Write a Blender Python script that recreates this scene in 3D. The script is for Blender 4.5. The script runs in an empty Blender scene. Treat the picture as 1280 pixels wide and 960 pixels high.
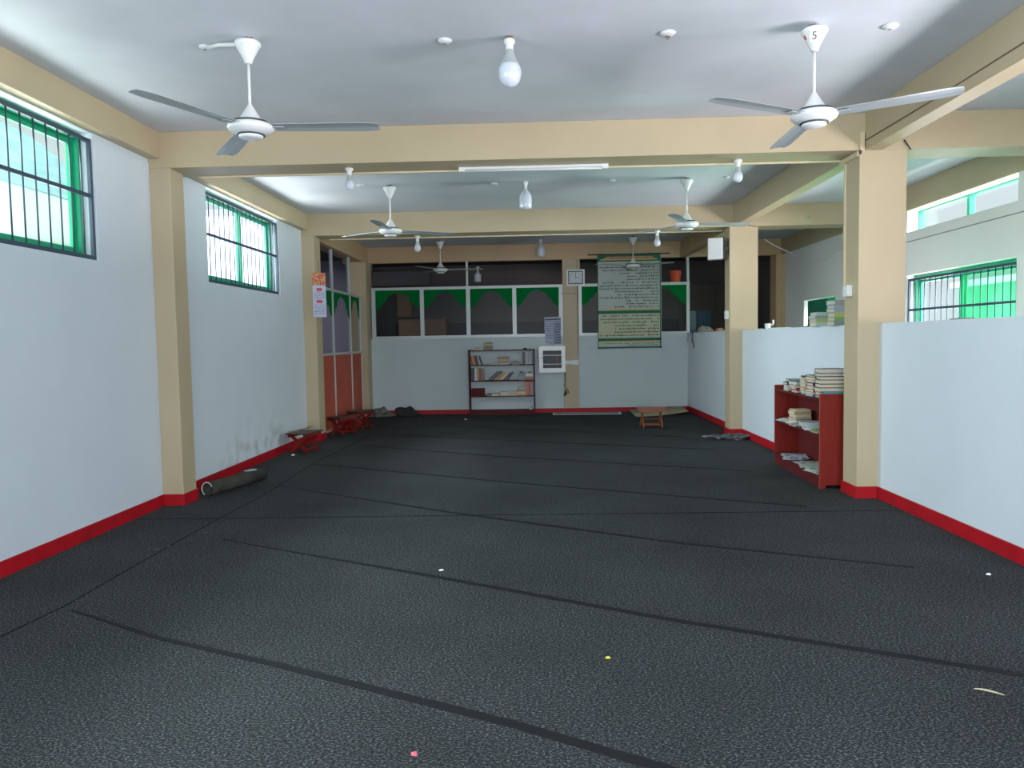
import bpy, bmesh, math, random
from mathutils import Vector, Matrix
R = math.radians
PI = math.pi
rnd = random.Random(7)
C = bpy.context.scene.collection
sc = bpy.context.scene

# ------------------------------------------------------------------ materials
def mat(name, col, rough=0.6, metal=0.0, spec=0.5, noise=None, bump=None, trans=0.0, emit=None, sub=None):
    m = bpy.data.materials.new(name); m.use_nodes = True
    nt = m.node_tree; b = nt.nodes['Principled BSDF']
    b.inputs['Base Color'].default_value = (*col, 1)
    b.inputs['Roughness'].default_value = rough
    b.inputs['Metallic'].default_value = metal
    b.inputs['Specular IOR Level'].default_value = spec
    if trans: b.inputs['Transmission Weight'].default_value = trans
    if emit:
        b.inputs['Emission Color'].default_value = (*emit[0], 1); b.inputs['Emission Strength'].default_value = emit[1]
    tc = nt.nodes.new('ShaderNodeTexCoord')
    if noise:   # (scale, other colour, lo, hi[, stretch])
        n = nt.nodes.new('ShaderNodeTexNoise'); n.inputs['Scale'].default_value = noise[0]; n.inputs['Detail'].default_value = 5
        r = nt.nodes.new('ShaderNodeValToRGB')
        r.color_ramp.elements[0].position = noise[2]; r.color_ramp.elements[1].position = noise[3]
        r.color_ramp.elements[0].color = (*col, 1); r.color_ramp.elements[1].color = (*noise[1], 1)
        if len(noise) > 4:
            mp = nt.nodes.new('ShaderNodeMapping'); mp.inputs['Scale'].default_value = noise[4]
            nt.links.new(tc.outputs['Object'], mp.inputs['Vector']); nt.links.new(mp.outputs[0], n.inputs['Vector'])
        else:
            nt.links.new(tc.outputs['Object'], n.inputs['Vector'])
        nt.links.new(n.outputs[0], r.inputs[0]); nt.links.new(r.outputs[0], b.inputs['Base Color'])
    if bump:    # (scale, strength)
        n2 = nt.nodes.new('ShaderNodeTexNoise'); n2.inputs['Scale'].default_value = bump[0]; n2.inputs['Detail'].default_value = 4
        bp = nt.nodes.new('ShaderNodeBump'); bp.inputs['Strength'].default_value = bump[1]; bp.inputs['Distance'].default_value = 0.02
        nt.links.new(tc.outputs['Object'], n2.inputs['Vector']); nt.links.new(n2.outputs[0], bp.inputs['Height']); nt.links.new(bp.outputs[0], b.inputs['Normal'])
    return m

def glass_mat(name, tint, gloss=0.06, rough=0.02):
    m = bpy.data.materials.new(name); m.use_nodes = True
    nt = m.node_tree; nt.nodes.clear()
    o = nt.nodes.new('ShaderNodeOutputMaterial'); mx = nt.nodes.new('ShaderNodeMixShader')
    t = nt.nodes.new('ShaderNodeBsdfTransparent'); g = nt.nodes.new('ShaderNodeBsdfGlossy')
    t.inputs[0].default_value = (*tint, 1); g.inputs['Roughness'].default_value = rough
    mx.inputs[0].default_value = gloss
    nt.links.new(t.outputs[0], mx.inputs[1]); nt.links.new(g.outputs[0], mx.inputs[2]); nt.links.new(mx.outputs[0], o.inputs[0])
    return m

M = {}
M['wall'] = mat('wall_paint', (0.62, 0.70, 0.77), 0.55, noise=(1.1, (0.57, 0.65, 0.71), 0.35, 0.75), bump=(14, 0.08))
M['wall_back'] = mat('back_wall_paint', (0.50, 0.60, 0.62), 0.6, noise=(1.1, (0.45, 0.55, 0.57), 0.35, 0.75), bump=(14, 0.08))
M['outer'] = mat('outer_wall_paint', (0.78, 0.75, 0.74), 0.6, noise=(0.8, (0.70, 0.68, 0.67), 0.35, 0.75), bump=(14, 0.06))
M['ceil'] = mat('ceiling_paint', (0.57, 0.61, 0.67), 0.7, noise=(1.6, (0.49, 0.54, 0.585), 0.38, 0.72), bump=(9, 0.1))
M['cream'] = mat('cream_paint', (0.46, 0.37, 0.225), 0.5, noise=(1.3, (0.42, 0.335, 0.20), 0.35, 0.75), bump=(14, 0.08))
M['cream_cast'] = mat('cream_paint_warm_cast', (0.50, 0.33, 0.17), 0.5, noise=(1.3, (0.44, 0.29, 0.15), 0.35, 0.75), bump=(14, 0.08))  # warm cast of the far-bay light painted into the same cream
M['red'] = mat('red_skirting', (0.38, 0.003, 0.008), 0.5, spec=0.2, noise=(6, (0.27, 0.003, 0.007), 0.4, 0.75))
M['green'] = mat('green_frame', (0.0, 0.30, 0.13), 0.35)
M['green_dk'] = mat('green_track', (0.0, 0.14, 0.07), 0.4)
M['bar'] = mat('grille_steel', (0.02, 0.045, 0.075), 0.5)
M['glass'] = glass_mat('clear_glass', (0.93, 0.98, 0.97))
M['glass_g'] = glass_mat('green_glass', (0.50, 0.90, 0.70))
M['glass_p'] = glass_mat('pale_green_glass', (0.89, 0.985, 0.94))
M['glass_d'] = glass_mat('inner_glass', (0.80, 0.83, 0.84), 0.008, 0.35)
M['film'] = mat('green_arch_film', (0.0, 0.13, 0.025), 0.8, spec=0.05)
M['alu'] = mat('aluminium', (0.50, 0.55, 0.55), 0.4, 0.2)
M['orange'] = mat('orange_panel', (0.50, 0.085, 0.045), 0.6, spec=0.15, noise=(3, (0.42, 0.07, 0.038), 0.4, 0.7))
M['white'] = mat('white_enamel', (0.78, 0.80, 0.81), 0.3)
M['white2'] = mat('white_plastic', (0.72, 0.74, 0.74), 0.45)
M['blade'] = mat('fan_blade_metal', (0.33, 0.38, 0.41), 0.35, 0.15)
M['bulb'] = mat('bulb_diffuser', (0.58, 0.64, 0.74), 0.15, spec=0.7)
M['neck'] = mat('bulb_neck', (0.36, 0.41, 0.41), 0.35)
M['tube'] = mat('tube_glass', (0.62, 0.66, 0.70), 0.2)
M['black'] = mat('black_plastic', (0.012, 0.013, 0.015), 0.5)
M['dark'] = mat('dark_band', (0.02, 0.03, 0.04), 0.4)
M['grey'] = mat('grey_plastic', (0.22, 0.24, 0.25), 0.5)
M['dirt'] = mat('rusty_metal', (0.16, 0.10, 0.06), 0.8)
M['wood_red'] = mat('red_stained_wood', (0.19, 0.013, 0.008), 0.55, spec=0.12, noise=(5, (0.135, 0.009, 0.006), 0.35, 0.7, (8, 8, 1)))
M['wood_dred'] = mat('dark_red_wood', (0.085, 0.008, 0.009), 0.6, spec=0.15, noise=(5, (0.06, 0.006, 0.007), 0.35, 0.7, (8, 8, 1)))
M['wood_or'] = mat('orange_stained_wood', (0.24, 0.065, 0.022), 0.4, noise=(9, (0.24, 0.06, 0.02), 0.35, 0.7, (1, 8, 8)))
M['wood_dk'] = mat('dark_wood', (0.05, 0.025, 0.02), 0.5)
M['page'] = mat('book_pages', (0.60, 0.52, 0.38), 0.8, noise=(40, (0.48, 0.40, 0.28), 0.35, 0.7, (1, 1, 12)))
M['page2'] = mat('pale_book_pages', (0.50, 0.50, 0.44), 0.8, noise=(40, (0.38, 0.38, 0.33), 0.35, 0.7, (1, 1, 12)))
M['tape'] = mat('black_tape', (0.0085, 0.0085, 0.010), 0.75, spec=0.12)
M['seam'] = mat('carpet_seam', (0.006, 0.007, 0.007), 0.95, spec=0.05)
M['roll'] = mat('rolled_mat', (0.048, 0.047, 0.038), 0.85, spec=.15, noise=(8, (0.022, 0.022, 0.02), 0.35, 0.7))
M['paper'] = mat('paper', (0.62, 0.66, 0.68), 0.7)
M['lilac'] = mat('lilac_paper', (0.46, 0.50, 0.66), 0.7)
M['ink'] = mat('dark_ink', (0.02, 0.025, 0.05), 0.7)
M['bucket'] = mat('red_plastic', (0.62, 0.07, 0.02), 0.35)
M['dkgreen'] = mat('banner_green', (0.0, 0.11, 0.06), 0.7)
M['banner'] = mat('banner_cloth', (0.48, 0.54, 0.50), 0.8, noise=(3, (0.42, 0.48, 0.44), 0.35, 0.7))
M['banner2'] = mat('banner_cloth_lower', (0.50, 0.52, 0.36), 0.8)
M['gold'] = mat('banner_gold', (0.60, 0.42, 0.10), 0.6)
M['orange_p'] = mat('banner_orange', (0.55, 0.24, 0.10), 0.6)
M['cloth_g'] = mat('grey_cloth', (0.17, 0.16, 0.13), 0.9, noise=(14, (0.06, 0.06, 0.055), 0.35, 0.65))
M['cloth_b'] = mat('black_cloth', (0.02, 0.022, 0.022), 0.9)
M['bagm'] = mat('grey_bag', (0.035, 0.04, 0.045), 0.45, noise=(22, (0.16, 0.18, 0.19), 0.5, 0.72))
M['film_p'] = mat('pale_plastic_bag', (0.40, 0.48, 0.52), 0.3)
M['mat_t'] = mat('tan_mat', (0.34, 0.28, 0.16), 0.8)
M['mat_d'] = mat('dark_mat', (0.045, 0.055, 0.058), 0.85)
M['brown_in'] = mat('brown_cupboard', (0.060, 0.045, 0.036), 0.6, noise=(1.5, (0.045, 0.034, 0.03), 0.4, 0.7))
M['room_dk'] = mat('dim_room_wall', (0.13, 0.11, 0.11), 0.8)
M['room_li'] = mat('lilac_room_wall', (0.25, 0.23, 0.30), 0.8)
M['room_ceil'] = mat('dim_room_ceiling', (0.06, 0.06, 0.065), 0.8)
M['blue_in'] = mat('blue_door', (0.01, 0.07, 0.12), 0.5)
M['steel_in'] = mat('pale_blue_panel', (0.22, 0.30, 0.35), 0.5)
M['tan_in'] = mat('tan_carton', (0.19, 0.11, 0.06), 0.7)
M['ext_wall'] = mat('outside_render', (0.60, 0.78, 0.66), 0.8, noise=(1.0, (0.70, 0.80, 0.78), 0.4, 0.65))
M['ext_teal'] = mat('outside_teal_sheet', (0.24, 0.48, 0.52), 0.6, noise=(2.0, (0.34, 0.56, 0.58), 0.4, 0.65, (1, 1, 7)))
M['ext_ground'] = mat('outside_ground', (0.55, 0.56, 0.52), 0.9)
M['flower'] = mat('calendar_picture', (0.50, 0.05, 0.05), 0.5, noise=(28, (0.50, 0.36, 0.05), 0.48, 0.62))
M['redprint'] = mat('red_print', (0.50, 0.05, 0.06), 0.6)
M['leafg'] = mat('green_scrap', (0.0, 0.32, 0.08), 0.6)

# carpet: mottled loop pile with light and dark flecks
def carpet():
    m = bpy.data.materials.new('carpet'); m.use_nodes = True; nt = m.node_tree; b = nt.nodes['Principled BSDF']
    b.inputs['Roughness'].default_value = 0.95; b.inputs['Specular IOR Level'].default_value = 0.15
    tc = nt.nodes.new('ShaderNodeTexCoord'); mp = nt.nodes.new('ShaderNodeMapping'); mp.inputs['Scale'].default_value = (1, 1.6, 1)
    nt.links.new(tc.outputs['Object'], mp.inputs['Vector'])
    n = nt.nodes.new('ShaderNodeTexNoise'); n.inputs['Scale'].default_value = 85; n.inputs['Detail'].default_value = 4; n.inputs['Roughness'].default_value = 0.75
    r = nt.nodes.new('ShaderNodeValToRGB'); e = r.color_ramp.elements
    e[0].position = 0.34; e[0].color = (0.003, 0.004, 0.005, 1); e[1].position = 0.70; e[1].color = (0.205, 0.22, 0.228, 1)
    k = r.color_ramp.elements.new(0.52); k.color = (0.017, 0.0195, 0.021, 1)
    n3 = nt.nodes.new('ShaderNodeTexNoise'); n3.inputs['Scale'].default_value = 1.3; n3.inputs['Detail'].default_value = 4
    mm = nt.nodes.new('ShaderNodeMapRange'); mm.inputs[1].default_value = 0.3; mm.inputs[2].default_value = 0.7; mm.inputs[3].default_value = 0.78; mm.inputs[4].default_value = 1.15
    mul = nt.nodes.new('ShaderNodeMix'); mul.data_type = 'RGBA'; mul.blend_type = 'MULTIPLY'; mul.inputs[0].default_value = 1
    nt.links.new(mp.outputs[0], n.inputs['Vector']); nt.links.new(n.outputs[0], r.inputs[0])
    nt.links.new(tc.outputs['Object'], n3.inputs['Vector']); nt.links.new(n3.outputs[0], mm.inputs[0])
    nt.links.new(r.outputs[0], mul.inputs[6]); nt.links.new(mm.outputs[0], mul.inputs[7]); nt.links.new(mul.outputs[2], b.inputs['Base Color'])
    bp = nt.nodes.new('ShaderNodeBump'); bp.inputs['Strength'].default_value = 0.5; bp.inputs['Distance'].default_value = 0.006
    nt.links.new(n.outputs[0], bp.inputs['Height']); nt.links.new(bp.outputs[0], b.inputs['Normal'])
    return m
M['carpet'] = carpet()

# left wall: the same paint with grey damp stains low down between the two columns
def stained_wall():
    m = M['wall'].copy(); m.name = 'stained_wall_paint'; nt = m.node_tree; b = nt.nodes['Principled BSDF']
    src = b.inputs['Base Color'].links[0].from_socket
    geo = nt.nodes.new('ShaderNodeNewGeometry'); sx = nt.nodes.new('ShaderNodeSeparateXYZ'); nt.links.new(geo.outputs['Position'], sx.inputs[0])
    def rng(sock, a, b_, c=0.0, d=1.0):
        q = nt.nodes.new('ShaderNodeMapRange'); q.inputs[1].default_value = a; q.inputs[2].default_value = b_; q.inputs[3].default_value = c; q.inputs[4].default_value = d
        nt.links.new(sock, q.inputs[0]); return q.outputs[0]
    def mul(a, b_):
        q = nt.nodes.new('ShaderNodeMath'); q.operation = 'MULTIPLY'; nt.links.new(a, q.inputs[0]); nt.links.new(b_, q.inputs[1]); return q.outputs[0]
    z = rng(sx.outputs[2], 0.12, 0.62, 1, 0)
    y = mul(rng(sx.outputs[1], 7.2, 8.4), rng(sx.outputs[1], 9.6, 10.2, 1, 0))
    n = nt.nodes.new('ShaderNodeTexNoise'); n.inputs['Scale'].default_value = 5.5; n.inputs['Detail'].default_value = 6
    nt.links.new(geo.outputs['Position'], n.inputs['Vector'])
    f = mul(mul(z, y), rng(n.outputs[0], 0.48, 0.66))
    mx = nt.nodes.new('ShaderNodeMix'); mx.data_type = 'RGBA'
    nt.links.new(f, mx.inputs[0]); nt.links.new(src, mx.inputs[6]); mx.inputs[7].default_value = (0.36, 0.40, 0.38, 1)
    nt.links.new(mx.outputs[2], b.inputs['Base Color'])
    return m
M['wall_l'] = stained_wall()

_cov = {}
def cover(rgb):
    k = tuple(rgb)
    if k not in _cov: _cov[k] = mat('book_cover', rgb, 0.45)
    return _cov[k]

# ------------------------------------------------------------------ mesh builder
class MB:
    def __init__(s): s.v = []; s.f = []; s.sm = []
    def add(s, vs, fs, smooth=False):
        o = len(s.v); s.v += [tuple(p) for p in vs]; s.f += [tuple(i + o for i in f) for f in fs]; s.sm += [smooth] * len(fs); return s
    def box(s, x0, x1, y0, y1, z0, z1, T=None):
        vs = [Vector(p) for p in ((x0,y0,z0),(x1,y0,z0),(x1,y1,z0),(x0,y1,z0),(x0,y0,z1),(x1,y0,z1),(x1,y1,z1),(x0,y1,z1))]
        if T: vs = [T @ p for p in vs]
        return s.add(vs, [(0,3,2,1),(4,5,6,7),(0,1,5,4),(1,2,6,5),(2,3,7,6),(3,0,4,7)])
    def bar(s, a, b, w, t, up=(0,0,1)):   # rectangular bar from a to b
        a, b = Vector(a), Vector(b); d = (b - a); L = d.length; d.normalize(); u = Vector(up)
        if abs(d.dot(u)) > .98: u = Vector((0,1,0))
        sd = d.cross(u).normalized(); u2 = sd.cross(d)
        T = Matrix((( sd.x, d.x, u2.x, a.x),( sd.y, d.y, u2.y, a.y),( sd.z, d.z, u2.z, a.z),(0,0,0,1)))
        return s.box(-w/2, w/2, 0, L, -t/2, t/2, T)
    def tube(s, pts, r, n=8, cap=True):
        pts = [Vector(p) for p in pts]; rs = r if isinstance(r, (list, tuple)) else [r] * len(pts)
        o = []; vs = []
        for i, p in enumerate(pts):
            d = (pts[min(i+1, len(pts)-1)] - pts[max(i-1, 0)]).normalized()
            u = Vector((0,0,1)) if abs(d.z) < .9 else Vector((0,1,0))
            a = d.cross(u).normalized(); b = d.cross(a)
            vs += [p + (a*math.cos(2*PI*k/n) + b*math.sin(2*PI*k/n)) * rs[i] for k in range(n)]
        fs = [(i*n+k, i*n+(k+1)%n, (i+1)*n+(k+1)%n, (i+1)*n+k) for i in range(len(pts)-1) for k in range(n)]
        s.add(vs, fs, True)
        if cap: s.f += [tuple(len(s.v)-len(vs)+k for k in range(n))[::-1], tuple(len(s.v)-n+k for k in range(n))]; s.sm += [False, False]
        return s
    def lathe(s, prof, n=24, c=(0,0,0), T=None):   # prof: (radius, z)
        vs = []; fs = []
        for (r, z) in prof:
            for k in range(n):
                p = Vector((c[0] + r*math.cos(2*PI*k/n), c[1] + r*math.sin(2*PI*k/n), c[2] + z)); vs.append(T @ p if T else p)
        for i in range(len(prof)-1):
            for k in range(n): fs.append((i*n+k, i*n+(k+1)%n, (i+1)*n+(k+1)%n, (i+1)*n+k))
        return s.add(vs, fs, True)
    def prism(s, poly, axis, a, b):   # closed 2-D polygon extruded along axis
        n = len(poly)
        def P(p, t):
            return {'x': (t, p[0], p[1]), 'y': (p[0], t, p[1]), 'z': (p[0], p[1], t)}[axis]
        vs = [P(p, a) for p in poly] + [P(p, b) for p in poly]
        return s.add(vs, [tuple(range(n))[::-1], tuple(range(n, 2*n))] + [(k, (k+1)%n, n+(k+1)%n, n+k) for k in range(n)])
    def text(s, txt, size, T):
        cu = bpy.data.curves.new('t', 'FONT'); cu.body = txt; cu.size = size; cu.align_x = 'CENTER'; cu.align_y = 'CENTER'; cu.resolution_u = 3
        o = bpy.data.objects.new('t', cu); C.objects.link(o); bpy.context.view_layer.update()
        me = bpy.data.meshes.new_from_object(o.evaluated_get(bpy.context.evaluated_depsgraph_get()))
        s.add([T @ v.co for v in me.vertices], [tuple(p.vertices) for p in me.polygons])
        bpy.data.objects.remove(o); bpy.data.meshes.remove(me); bpy.data.curves.remove(cu); return s
    def build(s, name, m, parent=None, loc=None, rot=None, bevel=0, sub=0):
        me = bpy.data.meshes.new(name); me.from_pydata(s.v, [], s.f); me.update()
        for p, q in zip(me.polygons, s.sm): p.use_smooth = q
        bm = bmesh.new(); bm.from_mesh(me); bmesh.ops.recalc_face_normals(bm, faces=bm.faces); bm.to_mesh(me); bm.free()
        me.materials.append(m)
        o = bpy.data.objects.new(name, me); C.objects.link(o)
        if parent: o.parent = parent
        if loc: o.location = loc
        if rot: o.rotation_euler = rot
        if bevel:
            b = o.modifiers.new('b', 'BEVEL'); b.width = bevel; b.segments = 2; b.limit_method = 'ANGLE'
        if sub:
            q = o.modifiers.new('s', 'SUBSURF'); q.levels = sub; q.render_levels = sub
        return o
def B(*a): return MB().box(*a)

def tag(o, label, cat, group=None):
    o['label'] = label; o['category'] = cat
    if group: o['group'] = group
    return o
def thing(name, label, cat, loc=(0,0,0), rot=(0,0,0), group=None):
    o = bpy.data.objects.new(name, None); C.objects.link(o); o.empty_display_size = .1
    o.location = loc; o.rotation_euler = rot; return tag(o, label, cat, group)
def struct(o, label=None, cat=None):
    o['kind'] = 'structure'
    if label: o['label'] = label; o['category'] = cat
    return o
def copy_tree(o, parent=None):
    c = o.copy(); C.objects.link(c); c.parent = parent
    for ch in [x for x in o.children]: copy_tree(ch, c)
    return c

# ------------------------------------------------------------------ dimensions (metres)
XL, XLB, XCL = -3.315, -3.216, -3.132          # left wall, left beam face, left column face
XR, XCR, XRB, XRO = 2.917, 2.737, 2.782, 2.93   # right low wall, right column face, beam inner / outer face
XO = 4.70                                      # outer wall of the aisle
ZC, ZB, ZP = 3.249, 2.943, 1.495
Y1, Y1b, Y2, Y2b, Y3 = 6.42, 6.78, 10.60, 10.98, 14.40
YR = -2.6

# ------------------------------------------------------------------ floor, ceiling
struct(B(-3.55, 4.95, YR-.2, 18.2, -.12, 0).build('floor', M['carpet']), 'dark grey flecked carpet covering the whole floor', 'floor')
struct(B(-3.5, 4.9, YR-.2, Y3+.14, ZC, ZC+.15).build('ceiling', M['ceil']), 'white painted concrete ceiling between the cream beams', 'ceiling')

# ------------------------------------------------------------------ walls with openings
def wall_x(name, m, x0, x1, y0, y1, z0, z1, holes, label):
    mb = MB(); ys = y0
    for (a, b, c, d) in sorted(holes):
        if a > ys: mb.box(x0, x1, ys, a, z0, z1)
        hz = [h for h in holes if h[0] == a and h[1] == b]; zz = z0
        for (_, _, c2, d2) in sorted(hz, key=lambda h: h[2]):
            if c2 > zz and b > ys: mb.box(x0, x1, a, b, zz, c2)
            zz = d2
        if z1 > zz and b > ys: mb.box(x0, x1, a, b, zz, z1)
        ys = max(ys, b)
    if y1 > ys: mb.box(x0, x1, ys, y1, z0, z1)
    return struct(mb.build(name, m), label, 'wall')

def win(name, side, xw, y0, y1, z0, z1, label, panes, split=None, depth=.10, grille=True, mull=None, bars_dy=.125, mid=2.55, fm='green'):
    """window in a wall whose room-side face is x = xw; side = +1 if outside lies at +x"""
    root = bpy.data.objects.new(name, None); C.objects.link(root); root.location = (xw, (y0+y1)/2, z0)
    struct(root, label, 'window')
    W, H = (y1-y0)/2, z1-z0; X = side*depth; t = side*.06
    g = M[fm]; fr = MB(); w = .05 if z1-z0 > .5 else .022
    xa, xb = sorted((X, X+t))
    for (a, b, c, d) in ((-W, W, 0, w), (-W, W, H-w, H), (-W, -W+w, w, H-w), (W-w, W, w, H-w)): fr.box(xa, xb, a, b, c, d)
    if mull is not None:
        fr.box(xa, xb, mull-.025, mull+.025, w, H-w)
    fr.build('window_frame', g, root)
    lo, hi = -W+w, W-w; cut = split if split is not None else (mull if mull is not None else 0)
    for i, ((a, b), gm) in enumerate(zip(((lo, cut+.03), (cut-.03, hi)), panes)):
        xs = X + side*(.012 + .026*i); x0_, x1_ = sorted((xs, xs+side*.022)); sw = .045 if split is not None else .004
        if split is not None:
            sh = MB()
            for (p, q, r, s_) in ((a, b, w, w+sw), (a, b, H-w-sw, H-w), (a, a+sw, w+sw, H-w-sw), (b-sw, b, w+sw, H-w-sw)): sh.box(x0_, x1_, p, q, r, s_)
            so = sh.build('sash', g, root)
        else: so = root
        xm = (x0_+x1_)/2
        B(xm-.002, xm+.002, a+sw, b-sw, w+sw, H-w-sw).build('pane', M[gm], so)
    if grille:
        gr = MB(); gx = side*.03
        gr.box(gx-.012, gx+.012, -W+.005, W-.005, .005, .035); gr.box(gx-.012, gx+.012, -W+.005, W-.005, H-.075, H-.045)
        gr.box(gx-.012, gx+.012, -W+.005, -W+.035, .035, H-.075); gr.box(gx-.012, gx+.012, W-.035, W-.005, .035, H-.075)
        gr.box(gx-.010, gx+.010, -W+.035, W-.035, mid-z0-.014, mid-z0+.014)
        n = int((2*W)/bars_dy)
        for k in range(1, n): gr.tube([(gx, -W+k*2*W/n, .035), (gx, -W+k*2*W/n, H-.075)], .0065, 6)
        gr.build('grille', M['bar'], root)
    return root

WH = [(3.05, 5.62, 2.065, 3.02), (7.525, 9.66, 2.055, 3.02), (-2.2, 1.9, .75, 3.02)]  # last opening is unseen, made large to let in more light
wall_x('wall_left', M['wall_l'], XL-.2, XL, YR, 10.72, 0, ZC, WH, 'long white left wall with high barred windows')
for k, (a, b, c, d) in enumerate(WH):
    pn = (('glass_p', 'glass_p'), ('glass', 'glass'), ('glass', 'glass_p'))[k]
    win('window_%d' % (k+1), -1, XL, a, b, c, d,
        ('high green sliding window with dark grille, nearest on the left wall', 'high green sliding window with dark grille, beyond the first left column', 'high barred window in the left wall behind the viewer')[k],
        pn, split=0.08 if k == 1 else -.12)

# outer wall of the aisle
OH = [(7.46, 9.62, .95, 2.135), (7.46, 9.62, 2.675, 2.94), (11.85, 13.22, .95, 2.015), (1.2, 4.4, .95, 2.135), (1.2, 4.4, 2.675, 2.94), (-1.8, .2, .95, 2.135)]
wall_x('wall_right_outer', M['outer'], XO, XO+.2, YR, Y3+.15, 0, ZC, OH, 'outer wall of the side aisle with green windows')
win('window_4', 1, XO, 7.46, 9.62, .95, 2.135, 'green sliding window with dark grille showing above the low wall', ('glass_g', 'glass'), split=.05, mid=1.70)
win('window_5', 1, XO, 7.46, 9.62, 2.675, 2.94, 'narrow strip window under the beam of the outer wall', ('glass', 'glass'), depth=.14, grille=False, mull=-.0)
win('window_6', 1, XO, 11.85, 13.22, .95, 2.015, 'small green window far down the outer aisle wall', ('glass_g', 'glass_p'), split=-.1, mid=1.60, grille=False)
win('window_7', 1, XO, 1.2, 4.4, .95, 2.135, 'green window of the side aisle outside the picture', ('glass', 'glass'), split=.05, mid=1.7)
win('window_8', 1, XO, 1.2, 4.4, 2.675, 2.94, 'strip window of the side aisle outside the picture', ('glass', 'glass'), depth=.14, grille=False, mull=0)
struct(B(XO-.006, XO, 3.0, Y2, 2.548, 2.560).build('trim_1', M['grey']), 'thin grey line along the outer wall under the strip window', 'trim')
# curtain in the small far window
cv = MB(); N = 36
for k in range(N):
    y = 12.28 + .86*k/(N-1); x = XO + .045 + .018*math.sin(k*1.9)
    cv.v += [(x, y, .97), (x, y, 2.00)]
cv.f = [(2*k, 2*k+2, 2*k+3, 2*k+1) for k in range(N-1)]; cv.sm = [True]*(N-1)
tag(cv.build('curtain', mat('green_curtain', (0.0, 0.13, 0.07), .8)), 'dark green pleated curtain across the small far aisle window', 'curtain')

# low walls (tops stand at 1.5 m)
for nm, a, b, lb in (('wall_right', YR, Y1, 'white low wall in front of the nearer right column'), ('wall_right_middle', Y1+.286, Y2, 'white low wall between the two right columns'), ('wall_right_far', Y2+.27, Y3, 'white low wall between far column and back wall')):
    struct(B(XR, XR+.15, a, b, 0, ZP).build(nm, M['wall']), lb, 'wall')

# rear of the hall, behind the viewer, with a wide doorway added to let light in
rw = MB(); rw.box(-3.5, -1.6, YR-.2, YR, 0, ZC); rw.box(-1.6, 2.6, YR-.2, YR, 2.6, ZC); rw.box(2.6, 4.9, YR-.2, YR, 0, ZC)
struct(rw.build('wall_front', M['wall']), 'white wall behind the viewer with unseen wide doorway added for light', 'wall')

# ------------------------------------------------------------------ columns and beams
def column(x0, x1, y0, y1, lb, nm='column', z1=ZB+.001, m='cream'):
    return struct(B(x0, x1, y0, y1, 0, z1).build(nm, M[m], bevel=.006), lb, 'column')
column(XL-.1, XCL, Y1, Y1+.25, 'cream column projecting from the left wall, nearer one')
column(XL-.1, XCL, Y2, Y2+.30, 'cream column projecting from the left wall, farther one')
column(XCR, 3.13, Y1, Y1+.286, 'cream column at the right, nearer one')
column(XCR, 3.13, Y2, Y2+.27, 'cream column at the right, farther one with speaker')
column(-3.56, -3.19, 14.08, 14.55, 'cream corner column at the left end of the back wall')
column(.535, .83, Y3-.03, Y3+.12, 'cream pillar strip in the back wall under the clock')
column(4.53, XO, 14.2, 14.55, 'warm tinted cream pillar at the far end of the aisle', m='cream_cast')
def beam(x0, x1, y0, y1, z0, lb, m='cream'):
    return struct(B(x0, x1, y0, y1, z0, ZC).build('beam', M[m], bevel=.005), lb, 'beam')
beam(XL, XO, Y1, Y1b, ZB, 'cream cross beam, nearest one, spanning the whole room')
beam(XL, XO, Y2, Y2b, ZB, 'cream cross beam, second one, over the farther columns')
beam(-3.7, XO, Y3, Y3+.15, ZB, 'cream cross beam along the top of the back wall', 'cream_cast')
beam(XL-.001, XLB, YR, Y1, 3.021, 'cream beam along the left wall over the nearest window')
beam(XL-.001, XLB, Y1b, Y2, 3.021, 'cream beam along the left wall over the second window')
beam(-3.5, XLB, Y2b, Y3, ZB, 'cream beam above the glazed side partition', 'cream_cast')
beam(XRB, XRO, YR, Y1, ZB, 'cream long beam over the near low wall')
beam(XRB, XRO, Y1b, Y2, ZB, 'cream long beam over the middle low wall')
beam(XRB, XRO, Y2b, Y3, ZB, 'cream long beam over the far low wall', 'cream_cast')
beam(XO-.012, XO, YR, Y1, ZB, 'cream beam on the outer aisle wall, near bay')
beam(XO-.012, XO, Y1b, Y2, ZB, 'cream beam on the outer aisle wall over the strip window')
beam(XO-.012, XO, Y2b, Y3, ZB, 'cream beam on the outer aisle wall, far bay')

# ------------------------------------------------------------------ skirting
t = .014; h = .10
def base(nm, mb, lb): return struct(mb.build(nm, M['red']), lb, 'baseboard')
m_ = MB(); m_.box(XL, XL+t, YR, Y1-t, 0, h); m_.box(XL, XCL+t, Y1-t, Y1, 0, h); m_.box(XCL, XCL+t, Y1, Y1+.25+t, 0, h); m_.box(XL, XCL, Y1+.25, Y1+.25+t, 0, h)
m_.box(XL, XL+t, Y1+.25+t, Y2-t, 0, h); m_.box(XL, XCL+t, Y2-t, Y2, 0, h); m_.box(XCL, XCL+t, Y2, Y2+.28, 0, h)
base('baseboard_left', m_, 'dark red skirting along the left wall and its columns')
m_ = MB(); m_.box(XR-t, XR, YR, Y1-t, 0, h); m_.box(XCR-t, XR, Y1-t, Y1, 0, h); m_.box(XCR-t, XCR, Y1, Y1+.286+t, 0, h); m_.box(XCR, XR, Y1+.286, Y1+.286+t, 0, h)
m_.box(XR-t, XR, Y1+.286+t, Y2-t, 0, h); m_.box(XCR-t, XR, Y2-t, Y2, 0, h); m_.box(XCR-t, XCR, Y2, Y2+.27+t, 0, h); m_.box(XCR, XR, Y2+.27, Y2+.27+t, 0, h); m_.box(XR-t, XR, Y2+.27+t, Y3-t, 0, h)
base('baseboard_right', m_, 'bright red skirting along the right low walls and columns')
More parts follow.
